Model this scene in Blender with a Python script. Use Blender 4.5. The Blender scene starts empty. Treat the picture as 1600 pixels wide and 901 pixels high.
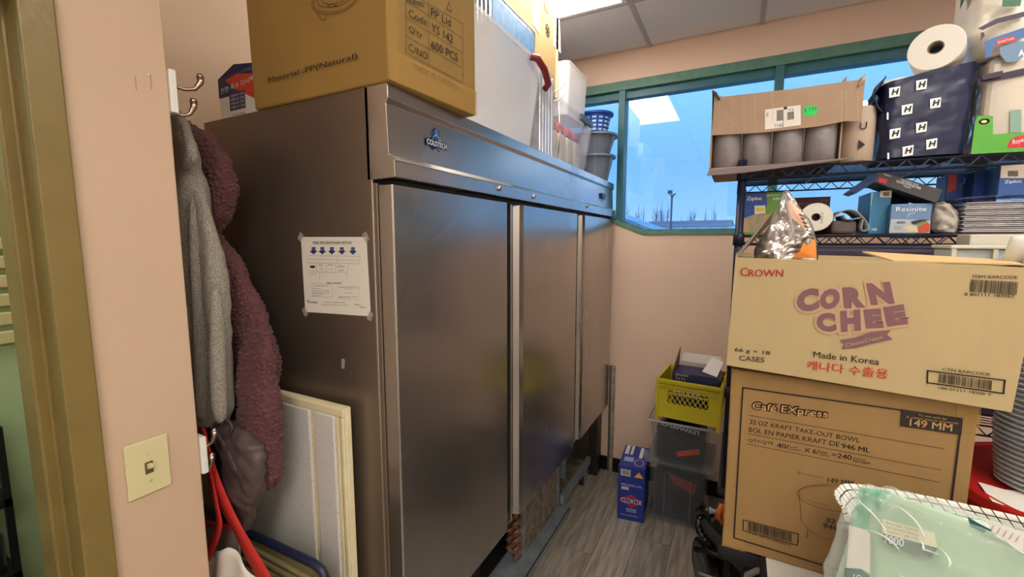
import bpy, math, random
from mathutils import Vector, Matrix, noise
random.seed(7)
scn = bpy.context.scene
COL = scn.collection
PI = math.pi

# ---------------------------------------------------------------- camera
F_PX, YAW, PIT = 674.5, math.radians(27.54), math.radians(6.437)
CAM = Vector((0, 0, 1.65))
FW = Vector((-math.sin(YAW)*math.cos(PIT), math.cos(YAW)*math.cos(PIT), -math.sin(PIT)))
RT = Vector((math.cos(YAW), math.sin(YAW), 0)); UP = RT.cross(FW)
cd = bpy.data.cameras.new('camera'); cam = bpy.data.objects.new('camera', cd); COL.objects.link(cam)
cd.sensor_width = 36; cd.lens = 36*F_PX/1600; cd.clip_start = .02; cd.clip_end = 300
cam.matrix_world = Matrix(((RT.x, UP.x, -FW.x, CAM.x), (RT.y, UP.y, -FW.y, CAM.y), (RT.z, UP.z, -FW.z, CAM.z), (0, 0, 0, 1)))
scn.camera = cam

# ---------------------------------------------------------------- exposure, sky
vs = scn.view_settings
scn.display_settings.display_device = 'sRGB'
vs.view_transform = 'Standard'; vs.look = 'None'; vs.gamma = 1; vs.use_curve_mapping = False
vs.exposure = 0.0
LAMP = 13.0

def s2l(c):
    return tuple((x/12.92 if x <= .04045 else ((x+.055)/1.055)**2.4) for x in c)
def rgb(r, g, b): return s2l((r/255, g/255, b/255))

w = bpy.data.worlds.new('sky'); scn.world = w; w.use_nodes = True
nt = w.node_tree; N = nt.nodes; bg = N['Background']
tc = N.new('ShaderNodeTexCoord'); sep = N.new('ShaderNodeSeparateXYZ'); cr = N.new('ShaderNodeValToRGB')
nt.links.new(tc.outputs['Generated'], sep.inputs[0]); nt.links.new(sep.outputs['Z'], cr.inputs[0])
nt.links.new(cr.outputs[0], bg.inputs[0])
e = cr.color_ramp.elements
e[0].position = 0.0; e[0].color = (*rgb(185, 222, 250), 1)
e[1].position = 1.0; e[1].color = (*rgb(120, 175, 240), 1)
for p_, c_ in ((.05, rgb(150, 200, 248)), (.16, rgb(132, 190, 245)), (.3, rgb(150, 212, 250))):
    k_ = cr.color_ramp.elements.new(p_); k_.color = (*c_, 1)
bg.inputs[1].default_value = 1.55

# ---------------------------------------------------------------- helpers
def at(px, py, ax, v):
    d = FW + RT*((px-800)/F_PX) - UP*((py-450.5)/F_PX)
    i = 'xyz'.index(ax)
    return CAM + d*((v-CAM[i])/d[i])

MATS = {}
def mat(name, col=(.8, .8, .8), rough=.5, metal=0, alpha=1, bump=0, bscale=40, var=0, vscale=6, stretch=(1, 1, 1),
        emit=0, trans=0, coat=0, ior=1.45, sheen=0, vor=False, col2=None, rvar=0, dist=.01):
    if name in MATS: return MATS[name]
    m = bpy.data.materials.new(name); m.use_nodes = True; t = m.node_tree; n = t.nodes; L = t.links.new
    b = n['Principled BSDF']; MATS[name] = m
    b.inputs['Base Color'].default_value = (*col, 1); b.inputs['Roughness'].default_value = rough
    b.inputs['Metallic'].default_value = metal; b.inputs['IOR'].default_value = ior
    b.inputs['Alpha'].default_value = alpha
    if trans: b.inputs['Transmission Weight'].default_value = trans
    if coat: b.inputs['Coat Weight'].default_value = coat
    if sheen: b.inputs['Sheen Weight'].default_value = sheen
    if emit:
        b.inputs['Emission Color'].default_value = (*col, 1); b.inputs['Emission Strength'].default_value = emit
    if bump or var or rvar:
        g = n.new('ShaderNodeTexCoord'); mp = n.new('ShaderNodeMapping'); mp.inputs['Scale'].default_value = stretch
        L(g.outputs['Object'], mp.inputs[0])
    if var or rvar:
        nz = n.new('ShaderNodeTexNoise'); nz.inputs['Scale'].default_value = vscale; nz.inputs['Detail'].default_value = 1 if metal > .8 else 5
        L(mp.outputs[0], nz.inputs['Vector'])
    if var:
        mx = n.new('ShaderNodeMix'); mx.data_type = 'RGBA'
        c2 = col2 or tuple(x*(1-var) for x in col)
        mx.inputs[6].default_value = (*col, 1); mx.inputs[7].default_value = (*c2, 1)
        rr = n.new('ShaderNodeMapRange'); rr.interpolation_type = 'SMOOTHERSTEP'; rr.inputs[1].default_value = .22-.2*(metal > .8); rr.inputs[2].default_value = .78+.2*(metal > .8)
        L(nz.outputs['Fac'], rr.inputs[0]); L(rr.outputs[0], mx.inputs[0]); L(mx.outputs[2], b.inputs['Base Color'])
    if rvar:
        r2 = n.new('ShaderNodeMapRange'); r2.interpolation_type = 'SMOOTHERSTEP'; r2.inputs[1].default_value = .22-.2*(metal > .8); r2.inputs[2].default_value = .78+.2*(metal > .8)
        r2.inputs[3].default_value = rough-rvar; r2.inputs[4].default_value = rough+rvar
        L(nz.outputs['Fac'], r2.inputs[0]); L(r2.outputs[0], b.inputs['Roughness'])
    if bump:
        bn = n.new('ShaderNodeTexVoronoi' if vor else 'ShaderNodeTexNoise'); bn.inputs['Scale'].default_value = bscale
        L(mp.outputs[0], bn.inputs['Vector'])
        bp = n.new('ShaderNodeBump'); bp.inputs['Strength'].default_value = bump; bp.inputs['Distance'].default_value = dist
        L(bn.outputs['Distance' if vor else 'Fac'], bp.inputs['Height']); L(bp.outputs[0], b.inputs['Normal'])
    return m

W = {}
class MB:
    def __init__(s): s.v = []; s.f = []
    def add(s, vs_, fs):
        o = len(s.v); s.v += [Vector(p) for p in vs_]; s.f += [tuple(i+o for i in f) for f in fs]; return s
    def hexa(s, p):      # 8 corners, bottom ring 0-3 ccw from above, top ring 4-7
        return s.add(p, [(3, 2, 1, 0), (4, 5, 6, 7), (0, 1, 5, 4), (1, 2, 6, 5), (2, 3, 7, 6), (3, 0, 4, 7)])
    def box(s, x0, y0, z0, x1, y1, z1):
        return s.hexa([(x0, y0, z0), (x1, y0, z0), (x1, y1, z0), (x0, y1, z0), (x0, y0, z1), (x1, y0, z1), (x1, y1, z1), (x0, y1, z1)])
    def obox(s, M, a, b, c):   # box of half sizes in the frame M
        return s.hexa([M @ Vector(p) for p in ((-a, -b, -c), (a, -b, -c), (a, b, -c), (-a, b, -c), (-a, -b, c), (a, -b, c), (a, b, c), (-a, b, c))])
    def prism(s, pts, d):      # planar polygon extruded by vector d
        n = len(pts); d = Vector(d); pts = [Vector(p) for p in pts]
        nrm = sum(((pts[i]-pts[0]).cross(pts[i+1]-pts[0]) for i in range(1, n-1)), Vector())
        if nrm.dot(d) > 0: pts.reverse()
        return s.add(pts+[p+d for p in pts], [tuple(range(n)), tuple(range(2*n-1, n-1, -1))] + [(i, n+i, n+(i+1) % n, (i+1) % n) for i in range(n)])
    def tube(s, pts, r, n=8, cap=True, closed=False):
        pts = [Vector(p) for p in pts]; m = len(pts); rs = r if isinstance(r, (list, tuple)) else [r]*m
        vs_ = []; prev = None
        for i, p in enumerate(pts):
            a = pts[(i-1) % m] if (closed or i) else p; b = pts[(i+1) % m] if (closed or i < m-1) else p
            t = (b-a).normalized()
            if prev is None: u = t.orthogonal().normalized()
            else:
                u = prev - t*prev.dot(t); u = u.normalized() if u.length > 1e-6 else t.orthogonal().normalized()
            prev = u; v2 = t.cross(u)
            vs_ += [p+(u*math.cos(2*PI*k/n)+v2*math.sin(2*PI*k/n))*rs[i] for k in range(n)]
        fs = []
        for i in range(m if closed else m-1):
            j = (i+1) % m
            fs += [(i*n+k, i*n+(k+1) % n, j*n+(k+1) % n, j*n+k) for k in range(n)]
        if cap and not closed: fs += [tuple(range(n-1, -1, -1)), tuple((m-1)*n+k for k in range(n))]
        return s.add(vs_, fs)
    def lathe(s, prof, c=(0, 0, 0), ax=(0, 0, 1), n=24, sx=1, closed=False):   # prof: (r, h)
        ax = Vector(ax).normalized(); u = ax.orthogonal().normalized() if abs(ax.z) < .999 else Vector((1, 0, 0)); v2 = ax.cross(u); c = Vector(c)
        vs_ = [c+ax*h+(u*math.cos(2*PI*k/n)*sx+v2*math.sin(2*PI*k/n))*r for r, h in prof for k in range(n)]
        fs = [(i*n+k, i*n+(k+1) % n, (i+1)*n+(k+1) % n, (i+1)*n+k) for i in range(len(prof)-1) for k in range(n)]
        if closed: fs += [((len(prof)-1)*n+k, (len(prof)-1)*n+(k+1) % n, (k+1) % n, k) for k in range(n)]
        else:
            if prof[0][0] > 1e-5: fs.append(tuple(range(n-1, -1, -1)))
            if prof[-1][0] > 1e-5: fs.append(tuple((len(prof)-1)*n+k for k in range(n)))
        return s.add(vs_, fs)
    def sheet(s, fn, nu, nv, wrap=False, capends=False):
        vs_ = [fn(i/(nu if wrap else nu-1), j/(nv-1)) for j in range(nv) for i in range(nu)]
        k = nu if wrap else nu-1
        fs = [(j*nu+i, j*nu+(i+1) % nu, (j+1)*nu+(i+1) % nu, (j+1)*nu+i) for j in range(nv-1) for i in range(k)]
        if capends: fs += [tuple(range(nu-1, -1, -1)), tuple((nv-1)*nu+i for i in range(nu))]
        return s.add(vs_, fs)
    def build(s, name, m, parent=None, local=False, bevel=0, smooth=False, thick=0, seg=2, sub=0):
        me = bpy.data.meshes.new(name)
        if parent is not None and not local:
            inv = W[parent.name].inverted(); vv = [inv @ p for p in s.v]
        else: vv = s.v
        me.from_pydata([tuple(p) for p in vv], [], s.f); me.validate(); me.update()
        if m: me.materials.append(m)
        if smooth:
            for p in me.polygons: p.use_smooth = True
        o = bpy.data.objects.new(name, me); COL.objects.link(o)
        if parent is not None: o.parent = parent; W[o.name] = W[parent.name]
        else: W[o.name] = Matrix.Identity(4)
        if thick:
            q = o.modifiers.new('s', 'SOLIDIFY'); q.thickness = thick; q.offset = 0
        if bevel:
            q = o.modifiers.new('b', 'BEVEL'); q.width = bevel; q.segments = seg; q.limit_method = 'ANGLE'; q.angle_limit = .6
            if smooth is False and seg > 1: pass
        if sub:
            q = o.modifiers.new('u', 'SUBSURF'); q.levels = sub; q.render_levels = sub
        return o

def thing(name, label, cat, loc=(0, 0, 0), rot=(0, 0, 0), group=None):
    o = bpy.data.objects.new(name, None); COL.objects.link(o); o.empty_display_size = .05
    o.location = loc; o.rotation_euler = rot; o['label'] = label; o['category'] = cat
    if group: o['group'] = group
    W[o.name] = Matrix.LocRotScale(Vector(loc), __import__('mathutils').Euler(rot), None)
    return o
def struct(o): o['kind'] = 'structure'; return o
def dup(root, loc, rot, label, group=None):
    r = root.copy(); COL.objects.link(r); r.location = loc; r.rotation_euler = rot; r['label'] = label
    if group: r['group'] = group
    for ch in list(root.children):
        c = ch.copy(); COL.objects.link(c); c.parent = r
        for g in list(ch.children):
            d = g.copy(); COL.objects.link(d); d.parent = c
    return r

INK = mat('ink', rgb(38, 28, 25), .6)
class Face:
    """printing that lies on a plane: O origin, u across, v up (world)"""
    JOIN = ('lettering', 'barcode', 'line', 'drawing', 'crease', 'halo', 'frame')
    def __init__(s, parent, O, u, v, off=.0008):
        s.p = parent; s.O = Vector(O); s.u = Vector(u).normalized(); s.v = Vector(v).normalized()
        s.n = s.u.cross(s.v).normalized(); s.off = off; s.b = {}
    def uv(s, px, py):
        d = FW + RT*((px-800)/F_PX) - UP*((py-450.5)/F_PX)
        t = (s.O-CAM).dot(s.n)/d.dot(s.n); q = CAM+d*t-s.O
        return (q.dot(s.u), q.dot(s.v))
    def W3(s, a, lift=0): return s.O+s.u*a[0]+s.v*a[1]+s.n*(s.off+lift)
    def mb(s, name, m, lift=0):
        k = (name, m.name)
        if not any(w_ in name for w_ in s.JOIN): k = (name, m.name, len(s.b))
        if k not in s.b: s.b[k] = (MB(), m)
        return s.b[k][0]
    def poly(s, pts, m, name='printed_mark', px=False, lift=0):
        if px: pts = [s.uv(*p) for p in pts]
        a = sum(pts[i][0]*pts[(i+1) % len(pts)][1]-pts[(i+1) % len(pts)][0]*pts[i][1] for i in range(len(pts)))
        if a < 0: pts = pts[::-1]
        s.mb(name, m).add([s.W3(p, lift) for p in pts], [tuple(range(len(pts)))])
    def line(s, pts, wd, m, name='printed_line', px=False, closed=False, lift=0):
        if px: pts = [s.uv(*p) for p in pts]
        k = len(pts) if closed else len(pts)-1
        for i in range(k):
            a = Vector(pts[i]); b = Vector(pts[(i+1) % len(pts)]); d = (b-a)
            if d.length < 1e-6: continue
            d = d.normalized(); q = Vector((-d.y, d.x))*wd/2; e_ = d*wd/2
            s.poly([tuple(a-q-e_), tuple(b-q+e_), tuple(b+q+e_), tuple(a+q-e_)], m, name, lift=lift)
    def text(s, txt, bl, br, tl, m=INK, px=True, bold=0, name='printed_lettering', lift=.0003, spacing=1, shear=0):
        if px: bl, br, tl = s.uv(*bl), s.uv(*br), s.uv(*tl)
        fat = bold if bold < .05 else 0; bold = 0 if fat else bold
        cu = bpy.data.curves.new('t', 'FONT'); cu.body = txt; cu.size = 1; cu.offset = bold; cu.space_character = spacing
        cu.resolution_u = 3; cu.shear = shear
        o = bpy.data.objects.new('t', cu); COL.objects.link(o)
        dg = bpy.context.evaluated_depsgraph_get(); me = bpy.data.meshes.new_from_object(o.evaluated_get(dg))
        vs_ = [v.co.copy() for v in me.vertices]; fs = [tuple(p.vertices) for p in me.polygons]
        bpy.data.objects.remove(o); bpy.data.curves.remove(cu); bpy.data.meshes.remove(me)
        if not vs_: return
        x0 = min(v.x for v in vs_); x1 = max(v.x for v in vs_); y0 = min(v.y for v in vs_); y1 = max(v.y for v in vs_)
        bl = Vector(bl); U_ = Vector(br)-bl; V_ = Vector(tl)-bl
        s.nt = getattr(s, 'nt', 0)+1; lift += (s.nt % 12)*.00003
        for q_ in range(3 if fat else 1):
            dx = (0, -1, 1)[q_]*fat*.45/(x1-x0)
            s.mb(name, m).add([s.W3(bl+U_*((v.x-x0)/(x1-x0)+dx)+V_*((v.y-y0)/max(y1-y0, 1e-4)), lift+q_*.00004) for v in vs_], fs)
    def barcode(s, p00, p10, p01, m=INK, px=True, n=34, seed=3, name='barcode'):
        if px: p00, p10, p01 = s.uv(*p00), s.uv(*p10), s.uv(*p01)
        r = random.Random(seed); a = Vector(p00); U_ = Vector(p10)-a; V_ = Vector(p01)-a
        x = 0; ws = []
        while x < 1:
            b_ = r.choice((.008, .014, .02)); ws.append((x, min(1, x+b_))); x += b_+r.choice((.008, .012, .018))
        for q0, q1 in ws:
            s.poly([tuple(a+U_*q0), tuple(a+U_*q1), tuple(a+U_*q1+V_), tuple(a+U_*q0+V_)], m, name, lift=.0002)
    def done(s):
        for k_, (mb, m) in s.b.items():
            o = mb.build(k_[0], m, s.p)
            if len(k_) == 2: o['kind'] = 'stuff'
        s.b = {}

def P(c, v): return tuple(x*v for x in c)
# ---------------------------------------------------------------- materials
PINK = rgb(204, 177, 151)
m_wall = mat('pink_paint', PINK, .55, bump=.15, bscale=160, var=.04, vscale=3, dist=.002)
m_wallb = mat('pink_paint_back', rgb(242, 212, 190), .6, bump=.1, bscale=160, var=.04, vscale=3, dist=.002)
m_olive = mat('olive_gloss_paint', rgb(132, 113, 62), .35, bump=.25, bscale=60, var=.12, vscale=12, dist=.003)
m_green = mat('pale_green_paint', rgb(176, 196, 146), .6)
m_ceil = mat('ceiling_tile', rgb(250, 246, 248), .9, bump=.5, bscale=220, var=.08, vscale=120, dist=.002)
m_tbar = mat('white_metal_bar', rgb(190, 186, 190), .5)
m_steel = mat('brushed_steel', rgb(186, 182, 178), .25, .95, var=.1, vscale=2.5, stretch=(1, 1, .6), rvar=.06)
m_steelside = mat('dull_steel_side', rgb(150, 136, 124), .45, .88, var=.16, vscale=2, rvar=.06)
m_highlight = mat('steel_highlight', rgb(225, 220, 210), .3, 1)  # paler steel that stands in for bright edge highlights
m_dark = mat('dark_recess', rgb(24, 22, 22), .7)
m_black = mat('black_plastic', rgb(22, 22, 25), .35)
m_chrome = mat('chrome', rgb(210, 208, 205), .18, 1)
m_nickel = mat('brushed_nickel', rgb(168, 150, 132), .28, 1)
m_white = mat('white_plastic', rgb(226, 226, 220), .4)
m_paper = mat('white_paper', rgb(228, 224, 214), .8)
m_card = mat('kraft_card', rgb(160, 127, 80), .75, var=.06, vscale=30, stretch=(1, 1, .2), bump=.06, bscale=300, dist=.001)
m_cardgold = mat('golden_card', rgb(156, 124, 64), .6, var=.08, vscale=8, bump=.05, bscale=100, dist=.001)
m_cardcorn = mat('buff_card', rgb(184, 163, 120), .75, var=.04, vscale=30, stretch=(1, 1, .2))
m_cardgrey = mat('greyish_card', rgb(172, 146, 122), .85, var=.08, vscale=20)
m_edge = mat('card_edge', rgb(205, 175, 125), .9)
m_tape = mat('clear_tape', rgb(205, 165, 95), .18, alpha=.35)

# ================================================================ SETTING
YW = 2.943; ZC = 2.855; XL = -1.1; XA = -1.62; XR = 1.75; YB = -2.3
# floor planks
fl = MB().box(-4, YB-.1, -.06, XR+.1, YW+.1, -.012).build('floor', mat('floor_joint', rgb(52, 47, 42), .9)); struct(fl)
m_planks = []
for i, c in enumerate([(172, 165, 152), (160, 153, 141), (184, 176, 162), (167, 158, 144)]):
    m_planks.append(mat('vinyl_plank_%d' % i, rgb(*c), .42, var=.3, vscale=5, stretch=(9, .8, 1), rvar=.08, bump=.12, bscale=30, dist=.002, col2=rgb(c[0]-48, c[1]-48, c[2]-46)))
pm = {}
for i in range(-9, 10):
    x = .03+i*.18
    y = YB-(i*.47 % 1.2)
    while y < YW:
        y0, y1 = max(y, YB), min(y+1.22, YW)
        if y1-y0 > .05:
            c = (i*7+int(y*10)) % 4
            L_ = round(y1-y0, 3)
            if (L_, c) not in pm:
                b = MB().box(-.089, 0, -.012, .089, L_-.002, 0)
                o = b.build('floor_plank', m_planks[c], fl, bevel=.0012, seg=1); pm[(L_, c)] = o
            else:
                o = pm[(L_, c)].copy(); COL.objects.link(o); o.parent = fl
            o.location = (x, y0, 0)
        y += 1.22
# ceiling: grid and tiles
ce = MB().box(-2.0, YB, ZC+.03, XR+.1, YW+.1, ZC+.12).build('ceiling', m_tbar); struct(ce)
gx = [-2.39+.61*k for k in range(8)]; gy = [-2.52+1.22*k for k in range(6)]
gx = [x+.0 for x in gx]
for x in [.055+.61*k for k in range(-3, 3)]:
    MB().box(x-.012, YB, ZC-.002, x+.012, YW, ZC+.006).build('grid_bar', m_tbar, ce)
for y in (2.37, 1.15, -.07, -1.29):
    MB().box(-1.79, y-.012, ZC-.003, XR, y+.012, ZC+.005).build('grid_bar', m_tbar, ce)
ys = [YB, -1.29, -.07, 1.15, 2.37, YW]
LIGHTS = [(-1, 3), (2, 3), (0, 1), (2, 1)]
m_diff = mat('lit_diffuser', (1, .94, .86), .5, emit=LAMP)
for k in range(-3, 3):
    for j in range(5):
        x0 = .055+.61*k+.012; x1 = x0+.586; y0 = ys[j]+.012; y1 = ys[j+1]-.012
        if k == 2: x1 = min(x1, XR)
        if (k+0, j) in [(-2, 3), (1, 2), (0, 1), (1, 0)]:  # only the refrigerator panel is in view; the others are added for illumination
            t = thing('ceiling_light', {(-2, 3): 'lit fluorescent ceiling panel over the refrigerator', (1, 2): 'unseen lit ceiling panel added to light the wire rack side',
                      (0, 1): 'unseen lit ceiling panel added above the camera to light the cartons', (1, 0): 'unseen lit ceiling panel added behind and right of the camera to light the cartons'}[(k, j)], 'light', ((x0+x1)/2, (y0+y1)/2, ZC-.004))
            MB().box(x0+.02, y0+.02, ZC-.002, x1-.02, y1-.02, ZC+.003).build('diffuser', m_diff, t)
            f = MB()
            f.box(x0, y0, ZC-.006, x1, y0+.022, ZC+.02); f.box(x0, y1-.022, ZC-.006, x1, y1, ZC+.02)
            f.box(x0, y0+.022, ZC-.006, x0+.022, y1-.022, ZC+.02); f.box(x1-.022, y0+.022, ZC-.006, x1, y1-.022, ZC+.02)
            f.build('light_frame', m_white, t)
        else:
            MB().box(x0, y0, ZC+.004, x1, y1, ZC+.02).build('ceiling_tile', m_ceil, ce)
# back wall with window opening (chamfered lower left corner)
WX0, WX1 = -1.3, 1.5
ZS, ZT = 1.684, 2.645
wb = MB()
wb.box(-1.8, YW, 0, XR+.1, YW+.14, ZS); wb.box(-1.8, YW, ZT, XR+.1, YW+.14, ZC+.03)
wb.box(-1.8, YW, ZS, WX0, YW+.14, ZT); wb.box(WX1, YW, ZS, XR+.1, YW+.14, ZT)
wb.prism([(WX0, YW, ZS), (-.558, YW, ZS), (-.74, YW, 1.757), (WX0, YW, 1.93)], (0, .14, 0))
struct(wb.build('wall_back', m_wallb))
m_sash = mat('teal_window_frame', rgb(62, 122, 134), .4, var=.15, vscale=15)
m_gpaint = mat('green_trim_paint', rgb(100, 148, 132), .5, var=.2, vscale=20)
wn = MB()
fr = [(WX0, 1.93), (-.74, 1.757), (-.558, ZS), (WX1, ZS), (WX1, ZT), (WX0, ZT)]
def ring(pts, d, y0, dep, mb, hole=True):
    inn = []
    n = len(pts)
    for i in range(n):
        a, b, c = Vector(pts[i-1]), Vector(pts[i]), Vector(pts[(i+1) % n])
        d1 = (b-a).normalized(); d2 = (c-b).normalized(); n1 = Vector((-d1.y, d1.x)); n2 = Vector((-d2.y, d2.x))
        q = (n1+n2).normalized(); inn.append(b+q*(d/max(.3, q.dot(n1))))
    for i in range(n):
        j = (i+1) % n
        mb.prism([(pts[i][0], y0, pts[i][1]), (pts[j][0], y0, pts[j][1]), (inn[j].x, y0, inn[j].y), (inn[i].x, y0, inn[i].y)], (0, dep, 0))
    return inn
win = ring(fr, .028, YW-.012, .11, wn)
wo = struct(wn.build('window_1', m_gpaint))
sb = MB(); ring([tuple(p) for p in win], .006, YW+.03, .06, sb); sb.box(WX0+.03, YW+.02, ZT-.075, WX1-.03, YW+.09, ZT-.028); sb.build('window_sash', m_sash, wo)
for x in (-.722, .158, 1.02):
    MB().box(x-.022, YW-.006, ZS+(.09 if x < -.5 else .02), x+.022, YW+.09, ZT-.02).build('mullion', m_sash, wo, bevel=.003)
# glass
mg = bpy.data.materials.new('tinted_window_glass'); mg.use_nodes = True; t_ = mg.node_tree; t_.nodes.clear()
o_ = t_.nodes.new('ShaderNodeOutputMaterial'); tr = t_.nodes.new('ShaderNodeBsdfTransparent'); gl = t_.nodes.new('ShaderNodeBsdfGlossy')
fz = t_.nodes.new('ShaderNodeFresnel'); fz.inputs[0].default_value = 1.7; mxs = t_.nodes.new('ShaderNodeMixShader')
tr.inputs[0].default_value = (*rgb(228, 240, 250), 1); gl.inputs['Roughness'].default_value = .01; gl.inputs[0].default_value = (.9, .95, 1, 1)
t_.links.new(fz.outputs[0], mxs.inputs[0]); t_.links.new(tr.outputs[0], mxs.inputs[1]); t_.links.new(gl.outputs[0], mxs.inputs[2]); t_.links.new(mxs.outputs[0], o_.inputs[0])
for xa, xb in ((-1.27, -.744), (-.70, .136), (.18, .998), (1.042, 1.47)):
    if xa < -1: pts = [(xa, YW+.05, 1.95), (xb, YW+.05, 1.79), (xb, YW+.05, ZT-.03), (xa, YW+.05, ZT-.03)]
    elif xa < -.6: pts = [(xa, YW+.05, 1.765), (-.55, YW+.05, 1.713), (xb, YW+.05, 1.713), (xb, YW+.05, ZT-.03), (xa, YW+.05, ZT-.03)]
    else: pts = [(xa, YW+.05, 1.713), (xb, YW+.05, 1.713), (xb, YW+.05, ZT-.03), (xa, YW+.05, ZT-.03)]
    MB().prism(pts, (0, .006, 0)).build('pane', mg, wo)
bs = MB().box(-1.6, YW-.012, 0, XR, YW, .1).build('baseboard_back', m_black); struct(bs)
# green touch-up strip above the window
gs = MB().box(WX0, YW-.004, ZT, WX1, YW, ZT+.03).build('trim_1', m_gpaint); struct(gs)
# right wall, rear wall, alcove and left wall
struct(MB().box(XR, YB, 0, XR+.1, YW+.14, ZC+.03).build('wall_right', mat('pale_wall', rgb(238, 228, 220), .6)))
struct(MB().box(-4, YB-.1, 0, XR+.1, YB, ZC+.03).build('wall_rear', mat('pale_wall')))
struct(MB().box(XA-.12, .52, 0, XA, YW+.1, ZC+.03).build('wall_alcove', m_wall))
lw = MB()
lw.box(-1.31, .345, 0, XL, .518, ZC+.03); lw.box(XA-.12, .45, 0, -1.31, .518, ZC+.03)
lw.box(-1.30, -.62, 2.14, XL, .345, ZC+.03)
lw.box(-1.30, YB, 0, XL, -.62, ZC+.03)
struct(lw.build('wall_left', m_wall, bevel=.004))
# door frame
d1 = struct(MB().prism([(-1.094, .305, 0), (-1.094, .348, 0), (XL-.002, .348, 0), (XL-.002, .356, 0), (-1.31, .356, 0), (-1.31, .298, 0), (-1.235, .298, 0), (-1.235, .283, 0), (-1.172, .283, 0), (-1.172, .305, 0)], (0, 0, 2.10)).build('door_1', m_olive, bevel=.004))
MB().box(-1.100, .299, 0, -1.086, .347, 2.14).build('door_casing', m_olive, d1, bevel=.003)
MB().box(-1.30, -.62, 2.08, -1.088, .347, 2.14).build('door_head', m_olive, d1, bevel=.003)
MB().box(-1.235, .2845, 0, -1.232, .2955, 2.08).build('weather_strip', mat('grey_strip', rgb(96, 94, 74), .6), d1)
# room beyond the door
hall = struct(MB().box(-2.75, -1.2, 0, -2.6, 1.6, ZC).build('wall_hall', m_green))
struct(MB().box(-2.6, 1.5, 0, XA-.12, 1.6, ZC).build('wall_hall_end', m_green))
bl = thing('slatted_panel', 'cream horizontal slats on the green wall seen through the doorway', 'panel', (-2.58, .3, 1.2))
for k in range(9):
    z = 1.235+k*.075
    MB().box(-2.598, -.3, z, -2.575, .64, z+.052).build('slat', mat('cream_slat', rgb(214, 200, 142), .5), bl, bevel=.006)
dk = thing('dark_shelf_unit', 'dark cluttered shelf at the foot of the green wall beyond the doorway', 'shelf', (-2.45, .2, 0))
for z in (.05, .35, .65, .93): MB().box(-2.59, -.5, z, -2.39, .487, z+.03).build('shelf_board', m_black, dk)
for y in (-.48, .467): MB().box(-2.41, y, 0, -2.39, y+.02, .93).build('shelf_post', m_black, dk)

hl = thing('ceiling_light', 'unseen lit panel added to brighten the room beyond the doorway', 'light', (-2.0, -.1, 2.7))  # out-of-view lamp added to brighten the hall
MB().box(-2.3, -.4, 2.70, -1.7, .2, 2.703).build('diffuser', m_diff, hl); MB().box(-2.32, -.42, 2.704, -1.68, .22, 2.73).build('light_frame', m_white, hl)
rr_ = random.Random(3)
for k, (nm_, lb_, c_) in enumerate((('green_bottle', 'green bottle on the dark shelf beyond the doorway', (70, 120, 50)), ('black_box', 'black box on the dark shelf beyond the doorway', (40, 40, 44)), ('silver_tin', 'silver tin on the dark shelf beyond the doorway', (150, 150, 150)))):
    t = thing(nm_, lb_, nm_.split('_')[1], (-2.47, .42-.0*k, .08+.3*k))
    MB().lathe([(.0, 0), (.045, 0), (.048, .01), (.048, .14), (.02, .19), (.018, .22), (0, .225)], (-2.47, .42, (.082, .382, .682)[k]), n=16).build('body', mat(nm_, rgb(*c_), .3), t, smooth=True)
# ---- outside the window
m_far = mat('far_building_blue', rgb(190, 205, 215), .8); m_far2 = mat('far_roof', rgb(140, 160, 178), .8); m_farw = mat('far_window', rgb(190, 220, 245), .5)
def ap(px, py, y): return at(px, py, 'y', y)
bb = thing('warehouse', 'long low flat-roofed building far beyond the window', 'building', (-3, 41, 1))
a = ap(1015, 348, 40); b = ap(1143, 346, 40); c = ap(1143, 363, 40)
MB().box(a.x, 40, -2, b.x, 50, a.z).build('building_wall', m_far, bb)
MB().box(a.x-.1, 39.8, a.z-.1, b.x+.1, 50, a.z+.12).build('roof_edge', m_far2, bb)
MB().box(a.x, 39.9, ap(1100, 352, 40).z-.1, b.x+1.5, 39.99, ap(1100, 352, 40).z).build('canopy', m_far2, bb)
for k in range(6):
    x = a.x+2.2+k*1.0
    MB().box(x, 39.93, ap(1100, 358, 40).z, x+.55, 39.99, ap(1100, 354.5, 40).z).build('window', m_farw, bb)
sl = thing('sloping_roof', 'pale sloping roof edge at the lower left of the window', 'roof', (-2, 9, 1))
p0, p1 = ap(940, 320, 9), ap(1042, 359, 9)
MB().prism([p0, p1, p1-Vector((0, 0, .09)), p0-Vector((0, 0, .09))], (0, .3, 0)).build('fascia', m_farw, sl)
MB().prism([p0-Vector((0, 0, .09)), p1-Vector((0, 0, .09)), p1-Vector((0, 0, 2.5)), p0-Vector((0, 0, 2.5))], (0, 2.5, 0)).build('gable_wall', m_far2, sl)
lp = thing('lamp_post', 'tall parking lot floodlight pole seen through the window', 'lamp post', (ap(1048, 355, 30).x, 30, -1))
m_pole = mat('pole_grey', rgb(90, 95, 110), .5)
pb, pt = ap(1048, 362, 30), ap(1050, 306, 30)
MB().tube([(pb.x, 30, -1), (pt.x, 30, pt.z)], .06, 8).build('pole', m_pole, lp)
q = ap(1047, 300, 30); MB().obox(Matrix.Translation(q), .14, .08, .11).build('flood_light', m_pole, lp)
q = ap(1053, 304, 30); MB().obox(Matrix.Translation(q) @ Matrix.Rotation(-.4, 4, 'Y'), .13, .08, .04).build('flood_light', m_pole, lp)
MB().tube([ap(1047, 303, 30), ap(1050, 309, 30), ap(1053, 306, 30)], .04, 6).build('bracket', m_pole, lp)
m_twig = mat('bare_twig', rgb(92, 105, 138), .8)
rr_ = random.Random(4)
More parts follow.
